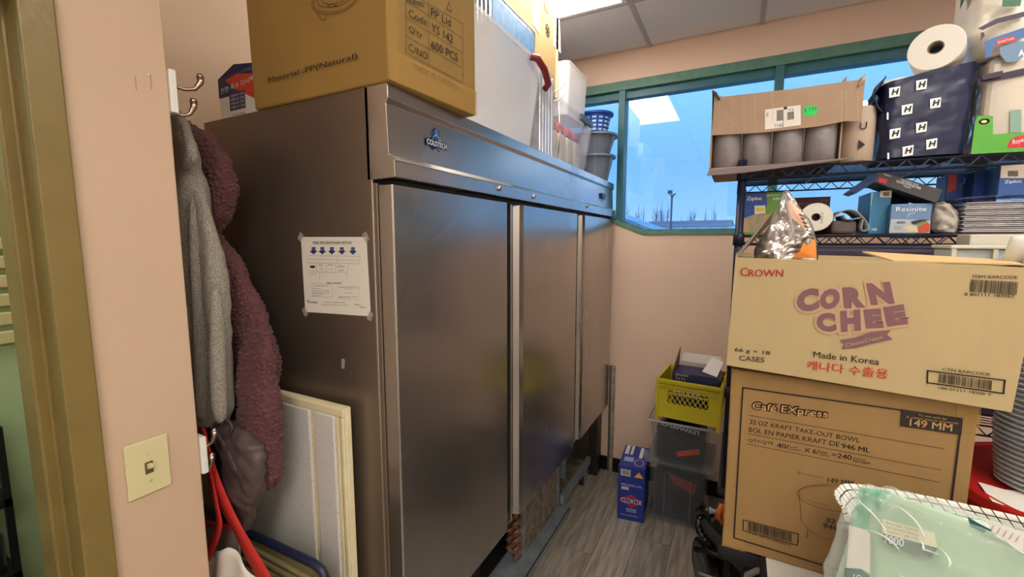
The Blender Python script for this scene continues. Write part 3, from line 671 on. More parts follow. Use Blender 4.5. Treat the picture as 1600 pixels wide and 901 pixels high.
for a_, b_ in (((800, 5), (1080, 192)), ((800, 88), (1080, 263)), ((800, 178), (1080, 338)), ((910, -20), (912, 322))): f2.line([z4(*a_), z4(*b_)], .0011, INK, px=True)
for tx, bl1, br1, tl1 in (('Item', (806, 12), (884, 40), (806, -22)), ('Code', (812, 82), (902, 132), (812, 44)), ("Q'ty", (812, 165), (880, 198), (812, 125)), ('C/NO', (812, 248), (906, 298), (812, 212)), ('PP Lid', (922, 78), (1020, 135), (922, 38)), ('YS 142', (924, 155), (1030, 218), (924, 112)), ('600 PCS', (924, 240), (1054, 306), (924, 198)), ('MADE IN TAIWAN', (838, 342), (1054, 450), (838, 312))):
    f2.text(tx, z4(*bl1), z4(*br1), z4(*tl1), INK)
f2.line([z4(1000, 48), z4(1012, 10), z4(1026, 60), z4(1000, 48)], .0016, INK, px=True, name='recycling_mark')
f2.done()
MB().hexa([(-.7405, .801, ZF+.001), (-.7395, .801, ZF+.001), (-.7185, 1.151, ZF+.001), (-.7195, 1.151, ZF+.001), (-.7405, .801, ZF+.07), (-.7395, .801, ZF+.07), (-.7185, 1.151, ZF+.07), (-.7195, 1.151, ZF+.07)]).build('packing_tape', m_tape, pc)
MB().box(-.7422, .7995, ZF+.001, -.7385, .83, PZ1).build('packing_tape', m_tape, pc)
# small Korean carton
sc_ = thing('small_carton', 'small blue, red and white printed carton at the back corner of the refrigerator top', 'box', (-1.39, .9, ZF))
MB().box(-1.488, .84, ZF, -1.292, .98, ZF+.135).build('carton_body', m_paper, sc_, bevel=.002)
MB().hexa([(-1.488, .84, ZF+.134), (-1.292, .84, ZF+.134), (-1.292, .98, ZF+.134), (-1.488, .98, ZF+.134), (-1.41, .845, ZF+.168), (-1.30, .86, ZF+.16), (-1.30, .96, ZF+.17), (-1.40, .96, ZF+.17)]).build('carton_flap', mat('carton_navy', rgb(40, 42, 88), .5), sc_)
f3 = Face(sc_, (-1.488, .84, ZF), (1, 0, 0), (0, 0, 1), off=.001)
m_cn = mat('carton_navy'); m_cr = mat('carton_red', rgb(200, 66, 40), .5)
f3.poly([(0, .075), (.196, .075), (.196, .134), (0, .134)], m_cn); f3.poly([(.196, .045), (.196, .12), (.10, .134), (.04, .125), (.09, .09)], m_cr, lift=.0002)
f3.text('진한 육수 다시팩', (.012, .086), (.185, .10), (.012, .103), m_paper, px=False, bold=.02, lift=.0006)
f3.poly([(.055, .03), (.135, .03), (.135, .082), (.055, .082)], m_cn, lift=.0003)
for k in range(4): f3.text('국물요리 간편', (.06, .035+k*.0115), (.13, .035+k*.0115), (.06, .043+k*.0115), m_paper, px=False, lift=.0006)
f3.text('MADE IN KOREA', (.065, .014), (.13, .014), (.065, .019), px=False); f3.text('1,000 g', (.08, .006), (.12, .006), (.08, .011), px=False); f3.done()

# translucent tubs
m_tub = mat('milky_plastic', rgb(244, 244, 244), .25, alpha=.6)
m_clear = mat('clear_plastic', rgb(205, 210, 215), .12, alpha=.28)
def tub(name, label, x0, x1, y0, y1, z0, z1, m, fl_=.03, th=.003, rim=.012, cat='storage tub', rimm=None, r=.03):
    t = thing(name, label, cat, ((x0+x1)/2, (y0+y1)/2, z0))
    def rr(ins, z, rad):
        a0, a1, b0, b1 = x0+ins, x1-ins, y0+ins, y1-ins; pts = []
        for cx, cy, s0 in ((a1-rad, b0+rad, -PI/2), (a1-rad, b1-rad, 0), (a0+rad, b1-rad, PI/2), (a0+rad, b0+rad, PI)):
            pts += [(cx+rad*math.cos(s0+k*PI/8), cy+rad*math.sin(s0+k*PI/8), z) for k in range(5)]
        return pts
    rings = [rr(fl_, z0, r), rr(fl_*.25, z1-rim, r), rr(0.002, z1-rim, r), rr(0, z1, r), rr(th*2, z1, r), rr(fl_*.25+th, z1-rim, r), rr(fl_+th, z0+th, r)]
    n = len(rings[0]); mb = MB(); vs_ = [p for q in rings for p in q]
    fs = [(i*n+k, i*n+(k+1) % n, (i+1)*n+(k+1) % n, (i+1)*n+k) for i in range(len(rings)-1) for k in range(n)]
    fs += [tuple(range(n-1, -1, -1)), tuple((len(rings)-1)*n+k for k in range(n))]
    mb.add(vs_, fs).build('tub_body', m, t, smooth=False)
    return t
t1 = tub('storage_tub', 'large milky storage tub with burgundy handle beside the golden-brown carton', -1.16, -.765, 1.20, 1.79, ZF, 2.385, m_tub, .05)
MB().tube([(-.762, 1.62, 2.365), (-.742, 1.64, 2.362), (-.738, 1.70, 2.34), (-.742, 1.755, 2.30), (-.764, 1.765, 2.285)], .014, 10).build('handle', mat('burgundy_plastic', rgb(128, 42, 50), .35), t1, smooth=True)
MB().box(-1.1, 1.27, ZF+.006, -.84, 1.70, 2.12).build('white_liner', mat('bag_in_tub', rgb(220, 222, 226), .5), t1, bevel=.03, seg=4)
# foil trays leaning in the tub
m_foil = mat('aluminium_foil', rgb(225, 225, 228), .3, .9, bump=.2, bscale=50, dist=.01)
for k in range(7):
    tr2 = thing('foil_tray', ['blue-filmed foil tray standing foremost in the milky tub'][0] if k == 6 else 'plain foil tray nested behind the blue-filmed one in the milky tub', 'tray', (-.832-.010*(6-k), 1.62-.012*(6-k), 2.24), (0, 0, 0), group=None if k == 6 else 'foil trays standing in the milky tub')
    b = MB(); b.prism([(0, -.16+.03*0, 0), (0, .13, 0), (0, .18, .06), (0, .18, .30), (0, -.2, .30), (0, -.2, .06)], (.004, 0, 0))
    b.build('tray_body', m_foil, tr2, local=True)
    MB().tube([(.003, -.2, .06), (.003, -.15, 0), (.003, .13, 0), (.003, .18, .06), (.003, .18, .30), (.003, -.2, .30)], .0042, 6, closed=True).build('tray_rim', m_foil, tr2, local=True, smooth=True)
    if k == 6: MB().prism([(.0045, -.14, .015), (.0045, .12, .015), (.0045, .165, .065), (.0045, .165, .285), (.0045, -.185, .285), (.0045, -.185, .065)], (.001, 0, 0)).build('blue_film', mat('blue_film', rgb(120, 168, 215), .35, var=.25, vscale=40), tr2, local=True)
# wrapped stack of foil pans standing on end
wp = thing('wrapped_pan_stack', 'upright plastic-wrapped stack of foil pans next to the milky tub', 'foil pans', (-.95, 1.87, ZF))
for k in range(10):
    y = 1.802+k*.017
    MB().box(-1.15, y, ZF+.004, -.80-.004*(k % 2), y+.013, 2.395-.003*(k % 3)).build('foil_pan', m_foil, wp, bevel=.004)
def wrapfn(u, v):
    a_ = 2*PI*u; ca, sa = math.cos(a_), math.sin(a_); x = -.975+.183*math.copysign(abs(ca)**.35, ca); y = 1.886+.092*math.copysign(abs(sa)**.35, sa)
    return Vector((x, y, ZF+.003+.375*v)) + Vector((ca, sa, 0))*(.006*noise.noise((x*30, y*30, v*14)))
m_wrap = mat('shrink_wrap', rgb(215, 220, 228), .1, alpha=.28, bump=.8, bscale=45, dist=.01)
MB().sheet(wrapfn, 80, 40, wrap=True).build('shrink_wrap', m_wrap, wp, smooth=True)
# cream carton high at the back
cc = thing('cardboard_carton', 'cream carton with small labels stacked high above the wrapped foil pans', 'box', (-1.1, 1.9, 2.402))
MB().box(-1.36, 1.56, 2.402, -.905, 2.262, 2.81).build('carton_body', mat('cream_card', rgb(176, 148, 100), .75, var=.05), cc, bevel=.005)
f4 = Face(cc, (-.905, 1.5, 2.402), (0, 1, 0), (0, 0, 1), off=.002)
def z5(x, y): return (730+x*.333, y*.333)
f4.poly([z5(400, 60), z5(432, 95), z5(438, 250), z5(402, 215)], m_paper, 'paper_label', px=True)
f4.poly([z5(302, 5), z5(332, 20), z5(338, 162), z5(305, 110)], m_paper, 'paper_label', px=True)
f4.poly([z5(358, 0), z5(382, 15), z5(382, 68), z5(362, 45)], mat('faded_red', rgb(196, 96, 70), .7), 'red_mark', px=True)
for k in range(4): f4.text('KOREA FOOD', z5(404, 100+k*34), z5(432, 118+k*34), z5(404, 88+k*34), INK, lift=.001)
f4.text('※', z5(365, 165), z5(386, 185), z5(365, 100), INK); f4.done()
MB().box(-.907, 2.235, 2.403, -.903, 2.264, 2.809).build('packing_tape', mat('pale_tape', rgb(228, 212, 170), .3), cc)
# wire whisk / tongs handle
wk = thing('wire_tongs', 'bent wire tongs poking out between wrapped pans and lidded tub', 'tongs', (-.80, 2.02, ZF))
MB().tube([(-.90, 1.995, 2.33), (-.80, 1.995, 2.35), (-.785, 2.045, 2.39), (-.785, 2.06, 2.40)], .003, 6).build('wire', m_chrome, wk, smooth=True)
MB().tube([(-.90, 1.99, 2.28), (-.79, 1.995, 2.31), (-.78, 2.05, 2.35), (-.785, 2.06, 2.40)], .003, 6).build('wire', m_chrome, wk, smooth=True)
MB().tube([(-.79, 1.992, 2.30), (-.78, 1.99, 2.15), (-.79, 1.992, ZF+.005)], .003, 6).build('wire', m_chrome, wk, smooth=True)
# second tub with red items, grey latch
t2 = tub('storage_tub', 'clear storage tub of red-topped packets with a grey latch near the far end', -1.12, -.79, 2.005, 2.61, ZF, 2.325, mat('pale_clear_plastic', rgb(222, 222, 228), .15, alpha=.26), .05)
MB().box(-.792, 2.30, 2.288, -.776, 2.50, 2.325).build('latch', mat('grey_latch', rgb(80, 92, 112), .4), t2, bevel=.005)
rr_ = random.Random(9)
for k in range(4):
    pk = thing('food_packet', ['cream food packet with red top leftmost in the clear tub', 'second cream food packet with red top in the clear tub', 'third red-topped food packet in the clear tub', 'rightmost red-topped packet in the clear tub'][k], 'packet', (-.87, 2.11+k*.115, ZF+.004))
    y = 2.07+k*.115
    MB().box(-.94, y, ZF+.006, -.855, y+.095, ZF+.19).build('packet_body', mat('packet_cream', rgb(218, 205, 170), .5), pk, bevel=.02, seg=3)
    MB().box(-.935, y+.005, ZF+.19, -.86, y+.09, ZF+.245).build('packet_top', mat('packet_red', rgb(205, 60, 58), .5), pk, bevel=.018, seg=3)
tub('storage_bin', 'empty milky bin stacked on the clear tub under the ceiling', -1.12, -.845, 2.275, 2.62, 2.327, 2.60, m_tub, .015)
# buckets and basket at far end
m_bk = mat('dark_grey_plastic', rgb(120, 132, 150), .22)
def bucket(z, r, h, m, lab, nm, cat, tilt, slots=False):
    t = thing(nm, lab, cat, (-.845, 2.762, z), tilt)
    MB().lathe([(r*.68, 0), (r*.94, h-.012), (r*1.08, h-.012), (r*1.08, h), (r*.9, h), (r*.64, .004)], (0, 0, 0), n=28, closed=False).build('bucket_body', m, t, local=True, smooth=False)
    if slots:
        for j in range(4):
            for k in range(14):
                a_ = 2*PI*k/14; z_ = h*(.2+.18*j); rr2 = r*(.68+.26*z_/h)+.001
                M_ = Matrix.Translation((rr2*math.cos(a_), rr2*math.sin(a_), z_)) @ Matrix.Rotation(a_, 4, 'Z'); MB().obox(M_, .0015, .012, .006).build('slot', mat('pale_slot', rgb(170, 210, 240), .5), t, local=True)
    return t
bucket(ZF, .125, .155, m_bk, 'lower dark grey bucket at the far end of the refrigerator top', 'bucket', 'bucket', (0, 0, 0))
bucket(ZF+.158, .135, .125, m_bk, 'upper dark grey bucket stacked under the blue basket', 'bucket', 'bucket', (0, 0, 0))
bucket(ZF+.285, .105, .13, mat('blue_plastic', rgb(34, 82, 178), .35), 'small blue slotted basket on top of the dark buckets', 'basket', 'basket', (0, 0, 0), True)

# ================================================================ FLOOR ITEMS BY THE BACK WALL
ws = thing('wooden_strip', 'worn grey-white vertical strip between the refrigerator and the back wall', 'strip', (-.733, 2.92, 0))
MB().box(-.752, 2.917, 0, -.737, 2.94, .775).build('strip_board', mat('weathered_board', rgb(110, 96, 84), .8, var=.4, vscale=20), ws)
MB().box(-.737, 2.914, 0, -.716, 2.94, .775).build('strip_edge', mat('scuffed_white', rgb(178, 172, 162), .7, var=.5, vscale=18), ws)
m_cb = mat('bleach_box_blue', rgb(34, 58, 150), .35)
cl = thing('bleach_carton', 'tall blue bleach carton standing on the floor left of the clear tubs', 'box', (-.48, 2.52, 0), (0, 0, 0))
ca, cb_, cc_, cd_ = Vector((-.558, 2.425, 0)), Vector((-.408, 2.445, 0)), Vector((-.428, 2.72, 0)), Vector((-.578, 2.70, 0))
hz = Vector((0, 0, .335))
MB().hexa([ca, cb_, cc_, cd_, ca+hz, cb_+hz, cc_+hz, cd_+hz]).build('carton_body', m_cb, cl, bevel=.003)
f5 = Face(cl, ca, cb_-ca, (0, 0, 1), off=.001)
m_cred = mat('logo_red', rgb(205, 42, 52), .4); m_yel = mat('logo_yellow', rgb(225, 170, 50), .5)
f5.poly([(.012, .125), (.078, .165), (.144, .125), (.078, .085)], m_cred); f5.poly([(.026, .1245), (.078, .150), (.130, .1255), (.130, .124), (.078, .1), (.026, .124)], m_cb, lift=.0003)
f5.text('CLOROX', (.020, .110), (.138, .110), (.020, .140), m_paper, px=False, bold=.02, lift=.0012)
f5.text('EMBALLAGE DE 2 x 3.57L', (.02, .215), (.135, .215), (.02, .228), m_paper, px=False)
for k in range(3): f5.poly([(.022+k*.014, .19), (.033+k*.014, .19), (.033+k*.014, .208), (.022+k*.014, .208)], m_paper)
f5.poly([(.015, .275), (.07, .275), (.07, .315), (.015, .315)], m_paper); f5.barcode((.02, .28), (.065, .28), (.02, .31), px=False)
f5.poly([(.09, .275), (.145, .275), (.118, .31)], m_yel); f5.poly([(.055, .055), (.105, .055), (.11, .078), (.05, .078)], mat('print_grey2', rgb(150, 160, 190), .5))
f5.text('BLEACH', (.06, .06), (.10, .06), (.06, .073), INK, px=False, lift=.001); f5.text('Germicidal Ultra', (.02, .03), (.12, .03), (.02, .038), m_paper, px=False); f5.done()
f6 = Face(cl, ca+hz, cb_-ca, cd_-ca, off=.001)
f6.poly([(.012, .15), (.035, .15), (.035, .27), (.012, .27)], m_paper); f6.poly([(.045, .15), (.06, .15), (.06, .27), (.045, .27)], m_paper)
f6.poly([(.02, .06), (.075, .06), (.075, .115), (.02, .115)], mat('pale_blue_print', rgb(150, 180, 225), .5)); f6.line([(.11+.025*math.cos(k*PI/8), .06+.04*math.sin(k*PI/8)) for k in range(16)], .004, m_paper, closed=True)
f6.poly([(.10, .12), (.12, .12), (.12, .26), (.10, .26)], m_paper); f6.text('CLOROX', (.125, .14), (.125, .24), (.145, .14), m_paper, px=False)
f6.done()
# clear tubs, one on the other
m_smoke = mat('smoky_clear_plastic', rgb(150, 158, 168), .12, alpha=.15)
tb = tub('storage_tub', 'lower clear lidded tub standing on the floor under the milk crate stack', -.405, -.075, 2.50, 2.85, .002, .365, m_smoke, .02)
MB().box(-.42, 2.485, .362, -.055, 2.865, .385).build('tub_lid', mat('smoky_lid', rgb(130, 140, 150), .15, alpha=.38), tb, bevel=.006)
for dx in (-.31, -.17): MB().box(dx, 2.496, .02, dx+.006, 2.502, .32).build('rib', mat('smoky_lid'), tb)
c0 = thing('dark_cloth', 'dark folded cloth with a red patch inside the lower clear tub', 'cloth', (-.24, 2.68, .008))
MB().box(-.375, 2.54, .008, -.105, 2.80, .30).build('cloth_body', mat('dark_cloth', rgb(34, 36, 42), .9, var=.3, bump=.5, bscale=20), c0, bevel=.03, seg=3)
MB().prism([(-.30, 2.535, .30), (-.14, 2.535, .26), (-.15, 2.535, .20), (-.26, 2.535, .24)], (0, .01, 0)).build('red_patch', mat('red_cloth', rgb(150, 46, 42), .8), c0)
tb2 = tub('storage_tub', 'upper clear tub filled with black mesh bag carrying the yellow crate', -.41, -.065, 2.47, 2.83, .388, .625, m_smoke, .035, rimm=None)
MB().tube([(-.41, 2.47, .625), (-.065, 2.47, .625), (-.065, 2.83, .625), (-.41, 2.83, .625)], .007, 8, closed=True).build('tub_rim', mat('rim_plastic', rgb(175, 182, 188), .25, alpha=.7), tb2)
nb = thing('mesh_bag', 'black glossy mesh bag with white lettering inside the upper clear tub', 'bag', (-.24, 2.65, .40))
def nfn(u, v):
    a_ = 2*PI*u; ca_, sa_ = math.cos(a_), math.sin(a_); k = .6+.4*min(1, (1-v)*3)
    rx, ry = .13*k, .14*k
    x = -.24+rx*math.copysign(abs(ca_)**.4, ca_); y = 2.65+ry*math.copysign(abs(sa_)**.4, sa_)
    return Vector((x+.01*noise.noise((x*20, y*20, v*6)), y+.012*noise.noise((x*20, y*20, v*6+9)), .40+.225*v+.02*noise.noise((x*15, y*15, 3))*v))
MB().sheet(nfn, 60, 24, wrap=True, capends=True).build('bag_body', mat('black_mesh', rgb(16, 16, 18), .12, bump=1, bscale=70, vor=True, dist=.05), nb, smooth=True)
f7 = Face(nb, (-.36, 2.488, .56), (1, 0, -.1), (0, 0, 1), off=.006)
f7.text('SUPERMARKET', (.02, .045), (.23, .045), (.02, .068), m_wt, px=False, bold=.03); f7.done()
MB().obox(Matrix.Translation((-.19, 2.502, .46)) @ Matrix.Rotation(-.35, 4, 'Y'), .06, .004, .013).build('orange_tag', mat('orange_red', rgb(205, 74, 50), .5), nb)
# yellow milk crate
m_cr8 = mat('crate_yellow', rgb(206, 192, 42), .45, var=.08, vscale=10)
ck = thing('milk_crate', 'yellow lattice milk crate on top of the upper clear tub', 'crate', (-.20, 2.66, .66))
CX0, CX1, CY0, CY1, CZ0, CZ1 = -.352, -.03, 2.47, 2.79, .655, .875
def crate_side(Afn, L_, latt):     # Afn(a, z, d) -> point
    rim = MB()
    for z0_, z1_, dd_ in ((.195, .22, .006), (.172, .190, .004), (.140, .146, .004), (.078, .084, .004), (0, .012, .004)):
        rim.hexa([Afn(0, z0_, dd_), Afn(L_, z0_, dd_), Afn(L_, z0_, -.004), Afn(0, z0_, -.004), Afn(0, z1_, dd_), Afn(L_, z1_, dd_), Afn(L_, z1_, -.004), Afn(0, z1_, -.004)])
    for k in range(4): rim.hexa([Afn(0, .176+.011*k, .009), Afn(L_, .176+.011*k, .009), Afn(L_, .176+.011*k, -.002), Afn(0, .176+.011*k, -.002), Afn(0, .180+.011*k, .009), Afn(L_, .180+.011*k, .009), Afn(L_, .180+.011*k, -.002), Afn(0, .180+.011*k, -.002)])
    rim.build('crate_rib', m_cr8, ck)
    pn = MB()
    for a0, a1, z0_, z1_ in ((0, .055, .01, .175), (L_-.055, L_, .01, .175), (.055, L_-.055, .01, .08), (.055, L_-.055, .160, .175)):
        pn.hexa([Afn(a0, z0_, .002), Afn(a1, z0_, .002), Afn(a1, z0_, -.003), Afn(a0, z0_, -.003), Afn(a0, z1_, .002), Afn(a1, z1_, .002), Afn(a1, z1_, -.003), Afn(a0, z1_, -.003)])
    pn.build('crate_panel', m_cr8, ck)
    lt = MB(); n = 8; w_ = (L_-.11)/n
    for k in range(-2, n+1):
        for sgn in (1, -1):
            a0 = .055+k*w_ if sgn > 0 else .055+(k+2)*w_; a1 = a0+sgn*2*w_; za, zb = .082, .162
            lo, hi = .055, L_-.055
            def cl_(a_, z_):
                pass
            t0, t1 = 0, 1
            for tt_ in (0, 1): pass
            f0 = (lo-a0)/(a1-a0); f1_ = (hi-a0)/(a1-a0); t0 = max(0, min(f0, f1_)); t1 = min(1, max(f0, f1_))
            if t1-t0 > .05: lt.tube([Afn(a0+(a1-a0)*t0, za+(zb-za)*t0, 0), Afn(a0+(a1-a0)*t1, za+(zb-za)*t1, 0)], .0028, 4)
    lt.build('crate_lattice', m_cr8, ck)
rot_c = Matrix.Translation((-.19, 2.63, 0)) @ Matrix.Rotation(math.radians(-4), 4, 'Z') @ Matrix.Translation((.19, -2.63, 0))
RC = lambda x, y, z: rot_c @ Vector((x, y, CZ0+z))
crate_side(lambda a_, z, d: RC(CX0+a_, CY0-d, z), CX1-CX0, True); crate_side(lambda a_, z, d: RC(CX1-a_, CY1+d, z), CX1-CX0, True)
crate_side(lambda a_, z, d: RC(CX0-d, CY1-a_, z), CY1-CY0, True); crate_side(lambda a_, z, d: RC(CX1+d, CY0+a_, z), CY1-CY0, True)
b = MB(); b.hexa([RC(CX0, CY0, .002), RC(CX1, CY0, .002), RC(CX1, CY1, .002), RC(CX0, CY1, .002), RC(CX0, CY0, .008), RC(CX1, CY0, .008), RC(CX1, CY1, .008), RC(CX0, CY1, .008)]); b.build('crate_floor', m_cr8, ck)
b = MB()
for x, y in ((CX0, CY0), (CX1, CY0), (CX1, CY1), (CX0, CY1)): b.tube([RC(x, y, -.028), RC(x, y, .22)], .009, 8)
b.build('crate_corner', m_cr8, ck)
f8 = Face(ck, RC(CX0, CY0-.006, 0), rot_c.to_3x3() @ Vector((1, 0, 0)), (0, 0, 1), off=.001)
f8.text('MILLER', (.09, .148), (.23, .148), (.09, .170), mat('pale_lettering', rgb(206, 204, 170), .6), px=False, bold=.03); f8.done()
bx2 = thing('navy_carton', 'navy blue carton packed in the yellow crate', 'box', (-.17, 2.6, CZ0+.01))
o1 = MB(); o1.hexa([RC(-.275, 2.49, .012), RC(-.045, 2.49, .012), RC(-.045, 2.66, .012), RC(-.275, 2.66, .012), RC(-.275, 2.49, .262), RC(-.045, 2.49, .262), RC(-.045, 2.66, .262), RC(-.275, 2.66, .262)])
o1.build('carton_body', mat('carton_dark_navy', rgb(30, 38, 82), .45), bx2, bevel=.002)
f9 = Face(bx2, RC(-.275, 2.489, .2), rot_c.to_3x3() @ Vector((1, 0, 0)), (0, 0, 1), off=.001)
f9.text('2 x 5 L', (.015, .025), (.065, .025), (.015, .037), m_wt, px=False); f9.text('PREMIUM', (.10, .008), (.15, .008), (.10, .016), m_wt, px=False)
f9.poly([(.01, .045), (.08, .045), (.08, .058), (.01, .058)], m_gr); f9.done()
bx3 = thing('open_carton', 'thin open brown and white carton standing behind the navy carton in the crate', 'box', (-.2, 2.7, CZ0+.01))
MB().prism([RC(-.285, 2.50, .2), RC(-.285, 2.68, .2), RC(-.282, 2.70, .36), RC(-.285, 2.50, .26)], (.004, 0, 0)).build('carton_flap', mat('brown_flap', rgb(128, 96, 76), .8), bx3)
MB().hexa([RC(-.27, 2.67, .012), RC(-.06, 2.67, .012), RC(-.06, 2.76, .012), RC(-.27, 2.76, .012), RC(-.27, 2.67, .285), RC(-.06, 2.67, .285), RC(-.06, 2.76, .315), RC(-.27, 2.76, .315)]).build('carton_body', mat('pale_grey_card', rgb(205, 198, 188), .7), bx3, bevel=.002)
pp = MB().prism([RC(-.135, 2.55, .27), RC(-.055, 2.50, .265), RC(-.035, 2.60, .325), RC(-.10, 2.66, .33)], (0, 0, .002)).build('paper_sheet', m_paper)
pp['label'] = 'loose white paper sheet resting on the navy carton in the crate'; pp['category'] = 'paper'

# vacuum cleaner
vc = thing('vacuum_cleaner', 'black canister vacuum with ribbed hoses and orange clip on the floor', 'vacuum', (.05, 2.1, 0))
m_vb = mat('glossy_black', rgb(20, 20, 23), .2); m_vg = mat('hose_grey', rgb(78, 78, 80), .35); m_or = mat('orange_plastic', rgb(226, 112, 30), .35)
V = lambda px, py, y: at(px, py, 'y', y)
def hose(pxs, ys_, r, nm='hose', n=90, m=None):
    pts = [V(a_, b_, y_) for (a_, b_), y_ in zip(pxs, ys_)]; sm = []
    for i in range(len(pts)-1):
        p0 = pts[max(0, i-1)]; p1 = pts[i]; p2 = pts[i+1]; p3 = pts[min(len(pts)-1, i+2)]
        for k in range(n//(len(pts)-1)):
            t = k/(n//(len(pts)-1)); sm.append(.5*((2*p1)+(p2-p0)*t+(2*p0-5*p1+4*p2-p3)*t*t+(3*p1-p0-3*p2+p3)*t**3))
    MB().tube(sm, [r*(1 if i % 2 else .86) for i in range(len(sm))], 12).build(nm, m or m_vg, vc)
wc = V(1106, 893, 2.0)
MB().lathe([(.0, -.02), (.10, -.02), (.118, -.012), (.118, .012), (.10, .02), (0, .02)], wc+Vector((-.015, .03, 0)), (-1, -.5, 0), 32).build('wheel', m_vb, vc, smooth=False)
MB().lathe([(.06, -.024), (.07, .024), (.045, .03), (0, .03)], wc+Vector((-.015, .03, 0)), (-1, -.5, 0), 24).build('wheel_hub', m_vg, vc, smooth=True)
cbv = MB(); cbv.box(wc.x+.0, 2.03, .04, wc.x+.34, 2.28, .30); cbv.build('vacuum_body', m_vb, vc, bevel=.06, seg=5)
cy_ = MB().lathe([(0, 0), (.075, 0), (.08, .02), (.08, .22), (.06, .26), (0, .27)], (wc.x+.16, 2.05, .16), (.1, 0, 1), 28).build('dust_cup', mat('smoked_plastic', rgb(40, 42, 46), .1, alpha=.75), vc, smooth=True)
hose([(1098, 802), (1093, 826), (1112, 852), (1130, 862)], [2.1, 2.05, 2.02, 2.0], .022, n=24, m=m_vb)
hose([(1101, 812), (1115, 835), (1138, 862), (1160, 885)], [2.04, 2.0, 1.95, 1.9], .024)
hose([(1125, 862), (1150, 868), (1185, 880), (1215, 889)], [1.92, 1.9, 1.88, 1.88], .026)
MB().tube([V(1092, 800, 2.08), V(1100, 795, 2.06), V(1112, 802, 2.02)], [.018, .026, .018], 10).build('hose_cuff', m_vb, vc, smooth=True)
MB().tube([V(1108, 797, 2.02), V(1122, 800, 2.02)], [.016, .006], 8).build('nozzle', mat('silver_plastic', rgb(150, 150, 148), .3), vc, smooth=True)
MB().tube([V(1128, 788, 2.06), V(1120, 806, 2.05), V(1130, 818, 2.05)], .011, 8).build('orange_clip', m_or, vc, smooth=True)
MB().obox(Matrix.Translation(V(1128, 800, 2.08)) @ Matrix.Rotation(.5, 4, 'Y'), .018, .012, .035).build('orange_clip', m_or, vc, bevel=.004)
MB().tube([V(1087, 858, 1.98), V(1110, 862, 1.95), V(1140, 874, 1.93), V(1165, 886, 1.92)], .012, 8).build('handle_bar', m_vb, vc, smooth=True)
MB().tube([V(1092, 895, 1.9), V(1120, 905, 1.88), V(1150, 920, 1.88)], .006, 8).build('trim_bar', mat('silver_plastic'), vc, smooth=True)
MB().tube([V(1160, 925, 1.85), V(1168, 898, 1.85), V(1185, 890, 1.85), V(1200, 897, 1.85), V(1215, 915, 1.85)], .012, 10).build('grey_tube', mat('pale_grey_tube', rgb(150, 150, 142), .4), vc, smooth=True)

# ================================================================ TABLE, CARTONS
TZ = .812
tbl = thing('work_table', 'white-topped table with black edge under the stacked cartons', 'table', (.6, 1.3, 0))
MB().box(.108, .72, TZ-.03, 1.35, 1.58, TZ).build('tabletop', mat('white_laminate', rgb(206, 204, 194), .45, var=.08), tbl)
MB().box(.102, .72, TZ-.034, .108, 1.58, TZ+.001).build('edge_band', m_black, tbl)
for x, y in ((.14, .76), (1.3, .76), (.14, 1.54), (1.3, 1.54)): MB().box(x-.02, y-.02, 0, x+.02, y+.02, TZ-.03).build('leg', m_black, tbl)
cf = thing('cardboard_carton', 'kraft take-out bowl carton with a printed bowl drawing under the buff snack carton', 'box', (.24, 1.42, TZ))
Y0 = 1.25
q = [at(1130, 850, 'y', Y0), at(1143, 575, 'y', Y0), at(1530, 635, 'y', Y0)]
MB().hexa([(.004, Y0, TZ), (.476, Y0, TZ), (.476, 1.57, TZ), (.004, 1.57, TZ), (.001, Y0, 1.313), (.476, Y0, 1.298), (.476, 1.57, 1.298), (.001, 1.57, 1.313)]).build('carton_body', m_card, cf, bevel=.004, seg=2)
g = Face(cf, (0, Y0, TZ), (1, 0, 0), (0, 0, 1), off=.0025)
def z1(x, y): return (1110+x*.36735, 570+y*.36735)
g.line([z1(138, 95), z1(810, 190)], .0034, INK, 'printed_frame', px=True); g.line([z1(138, 95), z1(100, 732)], .0036, INK, 'printed_frame', px=True)
g.line([z1(100, 732), z1(540, 868), z1(680, 905)], .0036, INK, 'printed_frame', px=True); g.line([z1(1058, 298), z1(1008, 700)], .0038, INK, 'printed_frame', px=True)
m_buff = mat('print_buff', rgb(196, 154, 98), .7)
g.text('Café EXpress', z1(172, 196), z1(498, 236), z1(177, 150), INK, bold=.10, lift=.0002)
g.text('Café EXpress', z1(177, 192), z1(494, 231), z1(182, 156), m_buff, bold=.01, lift=.0007)
g.poly([z1(810, 186), z1(1072, 224), z1(1066, 296), z1(806, 258)], mat('print_black', rgb(44, 36, 32), .6), 'printed_panel', px=True)
g.text('149 MM', z1(845, 256), z1(1024, 280), z1(848, 226), m_buff, bold=.03, lift=.0007)
g.text('To use with lid', z1(882, 214), z1(1000, 232), z1(883, 205), m_buff, lift=.0007); g.text('À utiliser avec le couvercle', z1(830, 222), z1(1050, 250), z1(831, 211), m_buff, lift=.0007)
for a_, b_ in (((165, 212), (990, 354)), ((160, 290), (980, 444)), ((158, 334), (974, 496))): g.line([z1(*a_), z1(*b_)], .0011, INK, px=True)
g.text('32 OZ', z1(167, 248), z1(244, 260), z1(169, 230), bold=.03); g.text('KRAFT TAKE-OUT BOWL', z1(256, 262), z1(634, 328), z1(258, 244))
g.text('BOL EN PAPIER KRAFT DE', z1(163, 281), z1(546, 346), z1(165, 262)); g.text('946 ML', z1(556, 350), z1(676, 371), z1(558, 330), bold=.03)
g.text('QTY/QTÉ', z1(161, 325), z1(266, 340), z1(163, 308)); g.text('40/', z1(281, 347), z1(333, 356), z1(283, 328), bold=.03); g.text('pack', z1(338, 350), z1(372, 355), z1(339, 342)); g.text('paquet', z1(337, 360), z1(386, 366), z1(338, 352))
